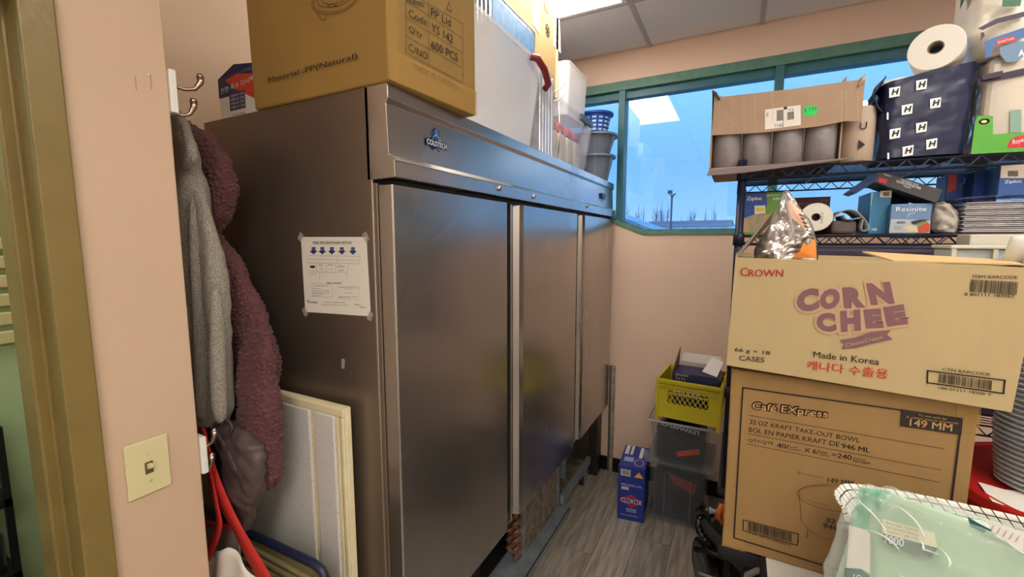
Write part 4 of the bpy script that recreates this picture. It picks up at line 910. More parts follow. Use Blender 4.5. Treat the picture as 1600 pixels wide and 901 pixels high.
g.text('X 6/', z1(398, 368), z1(460, 377), z1(400, 349), bold=.03); g.text('case', z1(463, 372), z1(496, 377), z1(464, 363)); g.text('caisse', z1(462, 382), z1(506, 388), z1(463, 374)); g.text('=240', z1(515, 388), z1(598, 402), z1(517, 368), bold=.03)
g.text('pieces', z1(606, 399), z1(656, 407), z1(607, 389)); g.text('morceaux', z1(605, 409), z1(680, 421), z1(606, 400))
g.line([z1(373, 455), z1(478, 478)], .0009, INK, px=True); g.line([z1(374, 448), z1(373, 462)], .0009, INK, px=True); g.text('149 MM', z1(496, 496), z1(606, 512), z1(498, 475), bold=.01)
el = lambda cx, cy, rx, ry, a0, a1, rot=0: [z1(cx+rx*math.cos(t_3)*math.cos(rot)-ry*math.sin(t_3)*math.sin(rot), cy+rx*math.cos(t_3)*math.sin(rot)+ry*math.sin(t_3)*math.cos(rot)) for t_3 in [math.radians(a0+(a1-a0)*k/28) for k in range(29)]]
g.line(el(545, 565, 178, 55, 0, 360, .13), .0009, INK, px=True, name='bowl_drawing'); g.line(el(545, 560, 170, 42, 100, 260, .13), .0007, INK, px=True, name='bowl_drawing')
g.line([z1(377, 548), z1(388, 664), z1(420, 700), z1(480, 735), z1(560, 750)], .0009, INK, px=True, name='bowl_drawing')
g.text('32 oz', z1(490, 664), z1(590, 680), z1(492, 646), bold=.03); g.text('946 ml', z1(478, 688), z1(592, 710), z1(480, 670), bold=.03)
g.line([z1(413, 700), z1(408, 735)], .0012, INK, px=True)
g.line([z1(140, 656), z1(374, 716), z1(370, 764), z1(138, 700)], .0022, INK, px=True, closed=True, name='barcode_frame')
g.barcode(z1(160, 700), z1(345, 750), z1(160, 664), n=30); g.text('1 06 28135 00324 9', z1(165, 713), z1(340, 768), z1(166, 706))
g.done()
MB().box(.002, Y0-.002, 1.24, .036, Y0+.003, 1.31).build('packing_tape', m_tape, cf); MB().box(.44, Y0-.002, 1.235, .478, Y0+.003, 1.297).build('packing_tape', m_tape, cf); MB().box(.003, Y0-.002, TZ, .06, Y0+.003, .86).build('packing_tape', m_tape, cf)

co = thing('cardboard_carton', 'buff snack carton with purple bubble lettering stacked on the kraft carton', 'box', (.25, 1.4, 1.31))
Y1 = 1.215
bv = [(-.010, Y1, 1.331), (.508, Y1, 1.304), (.512, 1.59, 1.304), (-.006, 1.59, 1.329)]
tv = [(-.003, Y1, 1.606), (.522, Y1, 1.596), (.522, 1.59, 1.598), (-.003, 1.59, 1.608)]
cbx = MB(); cbx.add(bv+tv, [(3, 2, 1, 0), (0, 1, 5, 4), (1, 2, 6, 5), (2, 3, 7, 6), (3, 0, 4, 7)])
cbx.build('carton_body', m_cardcorn, co, thick=.004)
pl = MB(); pl.hexa([(.0, Y1+.12, 1.594), (.519, Y1+.12, 1.587), (.519, 1.588, 1.588), (.0, 1.588, 1.596), (.0, Y1+.12, 1.598), (.519, Y1+.12, 1.591), (.519, 1.588, 1.592), (.0, 1.588, 1.600)]).build('top_flap', m_cardcorn, co)
MB().hexa([(.30, Y1+.003, 1.603), (.50, Y1+.003, 1.6), (.52, Y1+.12, 1.604), (.27, Y1+.12, 1.618), (.30, Y1+.003, 1.606), (.50, Y1+.003, 1.603), (.52, Y1+.12, 1.607), (.27, Y1+.12, 1.622)]).build('top_flap', m_edge, co)
# grey outer flap standing up at left
a_, b_ = at(1147, 402, 'y', 1.23), at(1213, 312, 'y', 1.42)
MB().hexa([(-.004, 1.225, 1.604), (-.001, 1.225, 1.604), (-.001, 1.55, 1.604), (-.004, 1.55, 1.604), (.075, 1.33, 1.722), (.078, 1.33, 1.722), (.085, 1.56, 1.70), (.082, 1.56, 1.70)]).build('side_flap', mat('grey_inner_card', rgb(128, 112, 98), .8), co)
h = Face(co, (0, Y1, 1.33), (1, 0, 0), (0, 0, 1), off=.0026)
def z8(x, y): return (1120+x*.3, 390+y*.3)
m_crn = mat('print_crimson', rgb(168, 44, 38), .6); m_pur = mat('print_purple', rgb(124, 88, 92), .7); m_lil = mat('print_lilac', rgb(190, 155, 122), .7); m_kr = mat('print_red', rgb(190, 48, 36), .6)
h.text('C', z8(122, 136), z8(160, 137), z8(123, 93), m_crn, bold=.03); h.text('ROWN', z8(164, 138), z8(344, 141), z8(166, 102), m_crn, bold=.04)
LET = [('C', 418, 330, 535, 310, 412, 215, 0), ('O', 535, 318, 640, 300, 535, 212, 0), ('R', 662, 305, 775, 300, 650, 196, 0), ('N', 800, 288, 925, 280, 775, 175, 0),
       ('C', 524, 428, 625, 425, 512, 330, 0), ('H', 645, 428, 750, 420, 640, 318, 0), ('E', 775, 410, 868, 405, 760, 310, 0), ('E', 885, 400, 995, 385, 862, 298, 0)]
for ch, x0, y0, x1_, y1_, xt, yt, _ in LET:
    h.text(ch, z8(x0-14, y0+14), z8(x1_+14, y1_+14), z8(xt-14, yt-14), m_lil, bold=.13, lift=.0001, name='logo_halo')
for ch, x0, y0, x1_, y1_, xt, yt, _ in LET:
    h.text(ch, z8(x0, y0), z8(x1_, y1_), z8(xt, yt), m_pur, bold=.075, lift=.0006, name='logo_lettering')
h.poly([z8(640, 468), z8(720, 455), z8(800, 428), z8(905, 418), z8(885, 440), z8(915, 466), z8(800, 490), z8(720, 512), z8(648, 516), z8(660, 492)], m_pur, 'ribbon_mark', px=True)
h.text('Cheese', z8(668, 506), z8(764, 484), z8(668, 486), m_cardcorn, lift=.0008); h.text('Cream', z8(768, 482), z8(862, 462), z8(768, 462), m_cardcorn, lift=.0008)
h.text('66 g × 18', z8(92, 532), z8(275, 552), z8(95, 508), bold=.02); h.text('CASES', z8(116, 573), z8(247, 585), z8(118, 548), bold=.015)
h.text('Made in Korea', z8(502, 558), z8(843, 598), z8(504, 527), bold=.015)
h.text('캐나다 수출용', z8(466, 622), z8(888, 672), z8(470, 574), m_kr, bold=.03)
h.text('ITEM BARCODE', z8(1330, 146), z8(1562, 152), z8(1331, 130), bold=.015); h.barcode(z8(1314, 218), z8(1558, 235), z8(1322, 153), n=40, seed=5)
h.text('8 801111 183062', z8(1287, 238), z8(1545, 250), z8(1288, 222), bold=.01)
h.text('CTN BARCODE', z8(1172, 627), z8(1420, 656), z8(1173, 612), bold=.015)
h.line([z8(1096, 628), z8(1497, 678), z8(1490, 746), z8(1094, 690)], .0028, INK, px=True, closed=True, name='barcode_frame'); h.barcode(z8(1152, 690), z8(1430, 730), z8(1155, 642), n=40, seed=8)
h.text('188 01111 18306 9', z8(1152, 722), z8(1424, 758), z8(1153, 710), bold=.01)
h.done()
# silver snack bag standing in the carton
sg = thing('snack_bag', 'crumpled silver foil snack bag poking out of the buff snack carton', 'bag', (.10, 1.38, 1.6))
m_sil = mat('crinkled_silver', rgb(205, 200, 196), .3, .9, bump=.35, bscale=14, dist=.02)
YS = 1.30
def sfn(u, v):
    # silhouette rows bottom -> top (px left, px right, py)
    rows = [(1178, 1278, 405), (1178, 1277, 390), (1188, 1275, 372), (1203, 1268, 352), (1212, 1258, 335), (1218, 1245, 318), (1224, 1232, 299)]
    k = v*(len(rows)-1); i = min(int(k), len(rows)-2); f_ = k-i
    l = rows[i][0]+(rows[i+1][0]-rows[i][0])*f_; r = rows[i][1]+(rows[i+1][1]-rows[i][1])*f_; py = rows[i][2]+(rows[i+1][2]-rows[i][2])*f_
    a_ = 2*PI*u; ca_, sa_ = math.cos(a_), math.sin(a_)
    A, B = at(l, py, 'y', YS), at(r, py, 'y', YS)
    x = (A.x+B.x)/2+(B.x-A.x)/2*ca_; y = YS+.04*(1-v*.8)*sa_
    cr_ = noise.noise((x*30, u*5, v*5)); cr2 = abs(noise.noise((x*55, v*10, u*6)))
    return Vector((x, y-.012*cr_-.008*cr2, A.z+.004*cr_))
MB().sheet(sfn, 64, 48, wrap=True, capends=True).build('foil_body', m_sil, sg)
MB().tube([at(1226, 303, 'y', 1.262), at(1233, 335, 'y', 1.25), at(1238, 362, 'y', 1.25)], [.002, .004, .003], 6).build('foil_seam', m_foil, sg)
sf = Face(sg, (0, 1.256, 1.6), (1, 0, 0), (0, 0, 1), off=.0)
m_fl = mat('flame_orange', rgb(222, 130, 50), .4, .3)
MB().prism([at(1236, 403, 'y', 1.25), at(1276, 403, 'y', 1.25), at(1274, 372, 'y', 1.256), at(1262, 384, 'y', 1.252), at(1256, 378, 'y', 1.252), at(1250, 392, 'y', 1.25)], (0, .002, 0)).build('flame_print', m_fl, sg)
MB().prism([at(1232, 312, 'y', 1.258), at(1248, 325, 'y', 1.258), at(1262, 352, 'y', 1.252), at(1258, 358, 'y', 1.252), at(1232, 335, 'y', 1.256)], (0, .001, 0)).build('pink_print', mat('peach_print', rgb(220, 176, 152), .35, .3), sg)
for k in range(7):
    p0 = at(1251+k*3, 336+k*6, 'y', 1.249); MB().obox(Matrix.Translation(p0) @ Matrix.Rotation(.5, 4, 'Y'), .0045, .0006, .0012).build('lettering', INK, sg)
# cup stack, red tub, paper
rd = thing('red_round_tub', 'red round tub with flat top right of the kraft carton', 'tub', (.79, 1.44, TZ))
m_rd = mat('red_plastic', rgb(172, 30, 28), .35)
MB().lathe([(.22, 0), (.27, .18), (.298, .20), (.305, .225), (.30, .245), (.285, .25), (.28, .243), (0, .243)], (.81, 1.46, TZ), n=56).build('tub_body', m_rd, rd, smooth=False, bevel=.003)
ZRD = TZ+.245
pr = MB().prism([at(1528, 753, 'z', ZRD+.002), at(1570, 765, 'z', ZRD+.002), at(1625, 772, 'z', ZRD+.002), at(1660, 810, 'z', ZRD+.002), at(1600, 800, 'z', ZRD+.002), at(1550, 783, 'z', ZRD+.002)], (0, 0, .001)).build('paper_sheet', m_paper)
pr['label'] = 'torn white paper sheet lying on the red tub'; pr['category'] = 'paper'
cs = thing('cup_stack', 'tall nested stack of clear plastic bowls standing on the red tub', 'bowls', (.66, 1.44, ZRD))
m_cup = mat('frosted_cup', rgb(222, 226, 230), .25, alpha=.6)
for k in range(34):
    z = k*.0125; r = .072+.018*min(1, k/10)
    MB().lathe([(r-.012, 0), (r, .010), (r+.004, .0105), (r+.004, .0125), (r-.002, .0125)], (.668+.0004*k, 1.44, ZRD+.002+z), n=28, closed=False).build('bowl', m_cup, cs, smooth=False)
# checkered tote with napkin packs
ct = thing('checkered_tote', 'white tote with black grid print holding the green napkin packs', 'tote bag', (.42, 1.0, TZ))
m_chk = bpy.data.materials.new('grid_fabric'); m_chk.use_nodes = True; nn = m_chk.node_tree; pb_ = nn.nodes['Principled BSDF']; pb_.inputs['Roughness'].default_value = .8
br = nn.nodes.new('ShaderNodeTexBrick'); br.offset = 0; br.inputs['Color1'].default_value = (*rgb(232, 230, 222), 1); br.inputs['Color2'].default_value = (*rgb(232, 230, 222), 1); br.inputs['Mortar'].default_value = (*rgb(22, 22, 22), 1)
br.inputs['Scale'].default_value = 1; br.inputs['Brick Width'].default_value = .017; br.inputs['Row Height'].default_value = .015; br.inputs['Mortar Size'].default_value = .0012
uvn = nn.nodes.new('ShaderNodeUVMap'); nn.links.new(uvn.outputs[0], br.inputs['Vector']); nn.links.new(br.outputs['Color'], pb_.inputs['Base Color'])
def tote_path(u):
    pts = [Vector((.66, .93)), Vector((.63, 1.13)), Vector((.45, 1.175)), Vector((.255, 1.165)), Vector((.207, 1.12)), Vector((.20, 1.07)), Vector((.215, 1.03)), Vector((.25, 1.015))]
    k = u*(len(pts)-1); i = min(int(k), len(pts)-2); t = k-i
    p0, p1, p2, p3 = pts[max(0, i-1)], pts[i], pts[i+1], pts[min(len(pts)-1, i+2)]
    return .5*((2*p1)+(p2-p0)*t+(2*p0-5*p1+4*p2-p3)*t*t+(3*p1-p0-3*p2+p3)*t**3)
nu, nv = 90, 30
def ctf(u, v):
    q_ = tote_path(u); z1_ = 1.105 if u < .78 else 1.105-(u-.78)*.5
    if u < .3: z1_ += .0
    w_ = .008*math.sin(u*30)
    return Vector((q_.x+.012+(.22*(1-v) if u > .3 else .22*(1-v)*u/.3), q_.y+w_*(1-v), TZ+.002+(z1_-TZ)*v))
mbt = MB().sheet(ctf, nu, nv); ot = mbt.build('tote_panel', m_chk, ct, smooth=True, thick=.003)
uvl = ot.data.uv_layers.new(name='UVMap'); ln_acc = [0]
for i in range(1, nu): ln_acc.append(ln_acc[-1]+(tote_path(i/(nu-1))-tote_path((i-1)/(nu-1))).length)
for pol in ot.data.polygons:
    for li in pol.loop_indices:
        vi = ot.data.loops[li].vertex_index; uvl.data[li].uv = (ln_acc[vi % nu], mbt.v[vi].z)
m_wrapg = mat('green_film', rgb(150, 206, 176), .15, alpha=.5, bump=.9, bscale=16, dist=.02)
m_film = mat('clear_film', rgb(232, 242, 236), .12, alpha=.24, coat=1, bump=.5, bscale=40, dist=.01)
m_nap = mat('napkin_green', rgb(176, 208, 176), .7, var=.15, vscale=8)
m_teal = mat('teal_print', rgb(24, 92, 88), .4); m_mint = mat('mint_print', rgb(112, 196, 160), .4)
def pack(name, label, M_, a_, b_, c_):
    t = thing(name, label, 'napkins', M_.to_translation(), M_.to_euler())
    W[t.name] = M_
    def fn(u, v):
        th = 2*PI*u; ph = PI*(v-.5); cp = abs(math.cos(ph))**.3; ct_, st_ = math.cos(th), math.sin(th)
        x = 1.06*a_*cp*math.copysign(abs(ct_)**.2, ct_); y = 1.2*b_*cp*math.copysign(abs(st_)**.2, st_); z = 1.06*c_*math.copysign(abs(math.sin(ph))**.4, math.sin(ph))
        n3 = .010*noise.noise((x*14, y*14, z*22))+.007*(1-abs(noise.noise((x*40+z*22, y*30, z*34-x*10)))*3); return Vector((x, y, z))*(1+n3*5)
    MB().sheet(fn, 150, 90, wrap=True).build('film', m_film, t, local=True, smooth=True)
    MB().obox(Matrix.Identity(4), a_*.99, b_*.9, c_*.99).build('napkin_block', m_nap, t, local=True, bevel=.015, seg=3)
    return t
# frame of the front pack: origin top-left front corner
A = at(1338, 768, 'y', .985); B = at(1560, 850, 'y', .83); C_ = at(1312, 905, 'y', .90)
ux = (B-A).normalized(); vz = (A-C_); vz = (vz-ux*vz.dot(ux)).normalized(); nn_ = ux.cross(vz)   # pointing to camera
cen = A+ux*.185-vz*.118-nn_*.052
M1 = Matrix(((ux.x, -nn_.x, vz.x, cen.x), (ux.y, -nn_.y, vz.y, cen.y), (ux.z, -nn_.z, vz.z, cen.z), (0, 0, 0, 1)))
pk1 = pack('napkin_pack', 'pale green film-wrapped napkin pack with 1000 count label in the checkered tote', M1, .188, .052, .142)
rr_ = random.Random(21); m_fold = mat('film_fold_glint', rgb(240, 246, 242), .08, alpha=.5, coat=1)
for k in range(26):
    a0 = rr_.uniform(-.17, .19); c0_ = rr_.uniform(-.12, .135); an = rr_.choice((-.7, -.45, -.2, .5, 1.1))+rr_.uniform(-.3, .3); L_ = rr_.uniform(.03, .11)
    pts_ = []
    for q_ in range(7):
        t_f = q_/6-.5; pts_.append(Vector((a0+L_*t_f*math.cos(an)+.008*math.sin(t_f*5+k), -.0625-.003*math.cos(t_f*3), c0_+L_*t_f*math.sin(an)+.006*math.cos(t_f*4+k))))
    MB().tube(pts_, [.0003, .0011, .0018, .0022, .0016, .001, .0003], 5).build('film_fold_glint', m_fold, pk1, local=True, smooth=True)  # fold ridges in white, so their colour doubles as highlights on the film
def wad(u, v):
    x = .05+.15*u; z = -.14+.13*v*(.5+u); b_ = .02*math.sin(PI*u)*math.sin(PI*v); n5 = .014*(1-2.2*abs(noise.noise((x*30, z*30, 5))))
    return Vector((x, -.066-b_-n5*.6, z+.008*noise.noise((x*35, z*35, 2))))
MB().sheet(wad, 70, 60).build('film_wad', mat('film_wad', rgb(215, 228, 220), .12, alpha=.45, coat=1), pk1, local=True, smooth=True)
fp = Face(pk1, A+nn_*.002, ux, vz, off=.001)
def zn(x, y): return (1280+x*.2009, 720+y*.2009)
fp.poly([zn(320, 205), zn(560, 235), zn(500, 320), zn(400, 420), zn(390, 540), zn(235, 500), zn(270, 380)], mat('mint_film', rgb(120, 200, 165), .25, alpha=.6), 'mint_print', px=True)
fp.poly([zn(235, 500), zn(400, 545), zn(400, 880), zn(330, 840), zn(215, 830)], m_paper, 'white_print', px=True)
fp.poly([zn(205, 832), zn(330, 842), zn(400, 900), zn(400, 960), zn(190, 960)], m_teal, 'teal_print', px=True, lift=.0005)
fp.text('10', zn(270, 915), zn(330, 925), zn(275, 880), m_wt, lift=.001)
fp.poly([zn(495, 450), zn(900, 560), zn(930, 680), zn(495, 570)], mat('cream_label', rgb(226, 224, 190), .5), 'label', px=True, lift=.0008)
fp.poly([zn(495, 562), zn(930, 680), zn(880, 760), zn(540, 650), zn(495, 610)], mat('grey_green_label', rgb(84, 112, 98), .5), 'label_band', px=True, lift=.0009)
fp.text('1000', zn(520, 640), zn(665, 672), zn(525, 580), m_wt, bold=.02, lift=.0014)
for k, tx in enumerate(('Beverage Napkins', 'Papier Serviettes Blanches', 'Napkins 1 ply 1 Pli')): fp.text(tx, zn(528, 495+k*32), zn(780, 560+k*32), zn(530, 474+k*32), m_gr, lift=.0014)
fp.poly([zn(1160, 440), zn(1350, 540), zn(1280, 560), zn(1180, 510)], m_teal, 'teal_print', px=True, lift=.0004)
fp.done()
cen2 = cen+ux*.39-nn_*.02-vz*.03
M2 = M1.copy(); M2.translation = cen2
pk2 = pack('napkin_pack', 'second film-wrapped napkin pack at the bottom right corner', M2 @ Matrix.Rotation(.25, 4, 'Y'), .13, .05, .13)
m_tl = MB()
f_ = Face(pk2, A+nn_*.004, ux, vz, off=.001)
f_.poly([zn(1380, 590), zn(1593, 700), zn(1593, 560), zn(1300, 470)], m_paper, 'white_print', px=True)
for k in range(5):
    f_.text('Napkins', zn(1345+k*50, 560+k*20), zn(1375+k*50, 510+k*20), zn(1325+k*50, 548+k*20), INK, lift=.001)
f_.done()

# ================================================================ WIRE RACK AND ITS GOODS
m_wire = mat('black_wire', rgb(24, 30, 52), .4, .3)
RX0, RX1, RY0, RY1 = -.0, 1.22, 1.615, 2.08
rk = thing('wire_rack', 'black wire shelving rack in front of the window', 'shelving', (.6, 1.85, .79))
bn = thing('black_bench', 'dark bench carrying the wire rack behind the stacked cartons', 'bench', (.6, 1.85, 0))
MB().box(-.02, 1.60, .76, 1.24, 2.1, .789).build('bench_top', m_black, bn)
for x, y in ((.40, 1.64), (1.2, 1.64), (.40, 2.06), (1.2, 2.06)): MB().box(x-.02, y-.02, 0, x+.02, y+.02, .76).build('leg', m_black, bn)
for x, y in ((RX0, RY0), (RX1, RY0), (RX1, RY1), (RX0, RY1)):
    MB().tube([(x, y, .79), (x, y, 1.905)], .0125, 12).build('post', m_wire, rk, smooth=True)
for zs, dense in ((1.873, 1), (1.662, 1), (1.14, 0)):
    sh = MB()
    for y in (RY0, RY1):
        for dz in (0, -.028): sh.tube([(RX0, y, zs+dz), (RX1, y, zs+dz)], .003, 6)
        n = 24
        for k in range(n*2): sh.tube([(RX0+(RX1-RX0)*k/(2*n), y, zs-(.028 if k % 2 else 0)), (RX0+(RX1-RX0)*(k+1)/(2*n), y, zs-(0 if k % 2 else .028))], .0022, 4)
    for x in (RX0, RX1):
        for dz in (0, -.028): sh.tube([(x, RY0, zs+dz), (x, RY1, zs+dz)], .003, 6)
    so_ = sh.build('shelf_frame', m_wire, rk)
    ww = MB()
    for k in range(1, 20): y = RY0+(RY1-RY0)*k/20; ww.tube([(RX0, y, zs+.001), (RX1, y, zs+.001)], .0016, 4)
    for x in (.22, .5, .76, 1.0): ww.tube([(x, RY0, zs-.004), (x, RY1, zs-.004)], .003, 5)
    ww.build('shelf_wires', m_wire, rk)
    for x, y in ((RX0, RY0), (RX1, RY0), (RX1, RY1), (RX0, RY1)):
        MB().lathe([(.017, -.03), (.0165, .008), (.013, .01)], (x, y, zs), n=14).build('shelf_collar', m_wire, rk, smooth=True)
ZU = 1.879; ZM = 1.668
Q = lambda px, py, y=1.6: at(px, py, 'y', y)
# open carton with paper-wrapped rolls
oc = thing('open_carton', 'open brown carton with torn front holding wrapped rolls on the top shelf', 'box', (.1, 1.75, ZU))
YC = 1.592
cx0, cx1 = -.098, .254
c_ = MB()
c_.box(cx0, YC, ZU, cx1, 1.95, ZU+.004); c_.box(cx0, YC, ZU, cx0+.004, 1.95, ZU+.245); c_.box(cx1-.004, YC+.02, ZU, cx1, 1.95, ZU+.24); c_.box(cx0, 1.946, ZU, cx1, 1.95, ZU+.235)
c_.build('carton_body', m_cardgrey, oc)
P_ = [Q(1113, 212), Q(1190, 208), Q(1280, 198), Q(1320, 190), Q(1345, 191), Q(1351, 122), Q(1352, 116), Q(1340, 126), Q(1230, 141), Q(1130, 152), Q(1122, 150), Q(1113, 142)]
MB().prism([(p.x, YC, p.z) for p in P_], (0, .004, 0)).build('carton_front', m_cardgrey, oc)
MB().tube([Q(1113, 142, 1.59), Q(1118, 146, 1.59), Q(1124, 156, 1.585)], [.003, .005, .003], 6).build('torn_corner', mat('dark_torn_card', rgb(80, 66, 60), .9), oc)
MB().tube([Q(1350, 118, 1.59), Q(1349, 126, 1.585), Q(1342, 134, 1.588)], [.003, .006, .002], 6).build('torn_corner', mat('torn_card', rgb(190, 170, 150), .9), oc)
MB().prism([(cx0, YC+.0, ZU), (cx0-.006, YC-.008, ZU-.02), (cx0+.1, YC-.008, ZU-.018), (.284, YC-.006, ZU+.004), (.284, YC, ZU+.008)], (0, .003, 0)).build('bottom_flap', mat('grey_flap', rgb(120, 108, 108), .85), oc)
k1 = Face(oc, (cx0, YC, ZU), (1, 0, 0), (0, 0, 1), off=.001)
def zc(x, y): return (1090+x*.2219, 100+y*.2219)
k1.poly([zc(474, 322), zc(725, 288), zc(727, 430), zc(474, 462)], m_paper, 'shipping_label', px=True)
k1.barcode(zc(630, 395), zc(678, 388), zc(630, 340), n=8, seed=2); k1.barcode(zc(556, 402), zc(600, 398), zc(556, 326), n=8, seed=4); k1.poly([zc(606, 303), zc(630, 300), zc(630, 318), zc(606, 322)], INK, 'label_mark', px=True, lift=.0006)
k1.text('ORD', zc(484, 372), zc(498, 370), zc(484, 345), INK); k1.text('7160', zc(540, 445), zc(600, 440), zc(540, 425), INK); k1.text('PK 20', zc(640, 330), zc(676, 326), zc(640, 316), INK)
k1.line([zc(603, 320), zc(603, 445)], .001, INK, px=True, lift=.0006)
m_sg = mat('neon_green', rgb(48, 210, 96), .5); k1.poly([zc(752, 300), zc(790, 292), zc(838, 300), zc(846, 330), zc(832, 360), zc(790, 362), zc(745, 372), zc(742, 340)], m_sg, 'green_sticker', px=True)
k1.text('$ 7.99', zc(750, 345), zc(835, 332), zc(752, 312), mat('dark_green_ink', rgb(16, 120, 60), .5), lift=.0006)
for x in (150, 245, 325, 405, 525, 1010, 1045, 1128): k1.line([zc(x, 235 if x < 500 else 190), zc(x+2, 480 if x < 500 else 400)], .0008, mat('card_crease', rgb(208, 186, 160), .8), px=True, name='crease')
k1.line([zc(160, 310), zc(310, 480)], .0008, mat('card_crease'), px=True, name='crease'); k1.done()
m_roll = mat('shaded_grey_roll', rgb(132, 122, 124), .5, var=.15, vscale=8); m_cwrap = mat('clear_roll_wrap', rgb(210, 210, 215), .08, alpha=.2, bump=1, bscale=25, dist=.02)  # roll grey is darkened for the shade inside the carton
for k in range(4):
    r_ = .042
    t = thing('paper_roll', ['film-wrapped roll at the left end of the open carton', 'second film-wrapped roll in the open carton', 'third and shiniest film-wrapped roll in the open carton', 'film-wrapped roll at the right end of the open carton'][k], 'paper roll', (-.05+k*.0855, 1.645, ZU+.005))
    MB().lathe([(.02, 0), (r_-.004, 0), (r_-.001, .004), (r_-.001, .165), (r_-.005, .17), (.02, .17)], (-.05+k*.0855, 1.645, ZU+.005), n=28).build('roll_paper', m_roll, t, smooth=True)
    MB().lathe([(r_, .001), (r_+.001, .08), (r_, .172)], (-.05+k*.0855, 1.645, ZU+.005), n=28).build('roll_film', m_cwrap, t, smooth=True)
kr = thing('kraft_roll', 'single upright greyish kraft roll with black arrow between carton and navy pack', 'paper roll', (.30, 1.66, ZU))
MB().lathe([(.018, 0), (.039, 0), (.041, .003), (.041, .152), (.039, .156), (.018, .156)], (.299, 1.66, ZU), n=32).build('roll_paper', mat('pale_kraft', rgb(186, 166, 148), .7, var=.08), kr, smooth=True)
k2 = Face(kr, (.299, 1.6165, ZU), (1, 0, 0), (0, 0, 1), off=.0005)
k2.text('U', (-.004, .088), (.012, .088), (-.004, .108), px=False, bold=.03); k2.poly([(-.004, .03), (.012, .045), (-.004, .06)], INK); k2.done()
# navy H pack
hp_ = thing('tissue_pack', 'navy plastic pack printed with white H squares on the top shelf', 'toilet paper', (.435, 1.72, ZU))
m_hn = mat('navy_film', rgb(26, 35, 68), .32, bump=.7, bscale=14, dist=.012)
def hfn(u, v):
    a_ = 2*PI*u; ca_, sa_ = math.cos(a_), math.sin(a_)
    hx = .096*(1-.03*math.cos(v*PI)); x = .438+hx*math.copysign(abs(ca_)**.3, ca_); y = 1.712+.098*math.copysign(abs(sa_)**.3, sa_)
    top = .208+.028*(x-.34)/.19
    return Vector((x, y, ZU+.002+top*v))+Vector((ca_, sa_, 0))*(.003*noise.noise((x*25, y*25, v*6)))
MB().sheet(hfn, 100, 40, wrap=True, capends=False).build('pack_film', m_hn, hp_, smooth=True)
MB().sheet(lambda u, v: Vector((.438+.085*math.cos(2*PI*u)*(1-v), 1.712+.088*math.sin(2*PI*u)*(1-v), ZU+.214+.028*(.438+.085*math.cos(2*PI*u)-.34)/.19)), 40, 4, wrap=True).build('pack_opening', m_paper, hp_)
MB().sheet(lambda u, v: Vector((.345-.022*math.sin(PI*v)-.01*noise.noise((u*5, v*5, 1)), 1.62+.07*u, ZU+.13+.10*v-.02*v*u)), 14, 14).build('loose_film', m_hn, hp_, smooth=True, thick=.002)
k3 = Face(hp_, (.34, 1.6135, ZU), (1, 0, 0), (0, 0, 1), off=.0035)
def zh(x, y): return (1340+x*.3106, y*.3106)
for (x, y) in ((185, 465), (320, 428), (248, 552), (390, 520), (187, 673), (320, 642), (252, 760), (371, 725)):
    w_, h_ = 28, 26
    k3.poly([zh(x-w_, y-h_+6), zh(x+w_, y-h_-4), zh(x+w_-4, y+h_-6), zh(x-w_, y+h_+3)], m_wt, 'white_square', px=True)
    k3.text('H', zh(x-18, y+16), zh(x+14, y+11), zh(x-10, y-14), INK, bold=.05, shear=0, lift=.0006)
for (x, y, hh) in ((149, 585, 36), (152, 785, 32)): k3.poly([zh(x-4, y-hh/2), zh(x+5, y-hh/2), zh(x+5, y+hh/2), zh(x-4, y+hh/2)], m_wt, 'white_square', px=True)
k3.done()
# loose roll lying on the pack, one roll inside
def tproll(lab, c0_, ax, r, L_, nm='toilet_roll', core=.02, m=None):
    t = thing(nm, lab, 'paper roll', c0_)
    MB().lathe([(core, 0), (r*.97, 0), (r, .004), (r, L_-.004), (r*.97, L_), (core, L_)], c0_, ax, 40, closed=True).build('roll_paper', m or m_paper, t, smooth=False)
    MB().lathe([(core*.98, .001), (core*.98, L_-.001), (core*.85, L_-.001), (core*.85, .001)], c0_, ax, 24, closed=True).build('roll_core', mat('core_card', rgb(130, 118, 104), .9), t, smooth=True)
    return t
ra = Q(1462, 74, 1.62)
tproll('white toilet roll lying sideways on top of the navy pack', Vector((ra.x, 1.62, ra.z)), (.35, 1, .0), .058, .10, core=.017)
tproll('white roll standing in the open top of the navy pack', (.395, 1.70, ZU+.125), (0, 0, 1), .048, .105)
# towel pack at far right
tw_ = thing('paper_towel_pack', 'large clear-wrapped paper towel pack with green base print at the top shelf right end', 'paper towels', (.65, 1.75, ZU))
m_tw = mat('towel_white', rgb(226, 214, 196), .7); m_grn = mat('print_green', rgb(86, 168, 60), .4); m_pb = mat('print_blue', rgb(58, 108, 168), .4); m_pp = mat('print_purple_band', rgb(52, 34, 58), .4)
for i in range(3):
    for j in range(2):
        t = None
        MB().lathe([(.018, 0), (.058, 0), (.06, .004), (.06, .225), (.058, .23), (.018, .23)], (.615+i*.122, 1.675+j*.122, ZU+.004), n=24).build('towel_roll', m_tw, tw_, smooth=True)
MB().box(.552, 1.61, ZU+.002, .925, 1.862, ZU+.24).build('pack_film', mat('towel_film', rgb(235, 228, 216), .12, alpha=.45, bump=.6, bscale=14, dist=.02), tw_, bevel=.02, seg=3)
k4 = Face(tw_, (.552, 1.609, ZU), (1, 0, 0), (0, 0, 1), off=.0015)
k4.poly([zh(568, 775), zh(840, 762), zh(840, 665), zh(680, 676), zh(680, 583), zh(604, 583), zh(590, 610)], m_grn, 'green_print', px=True)
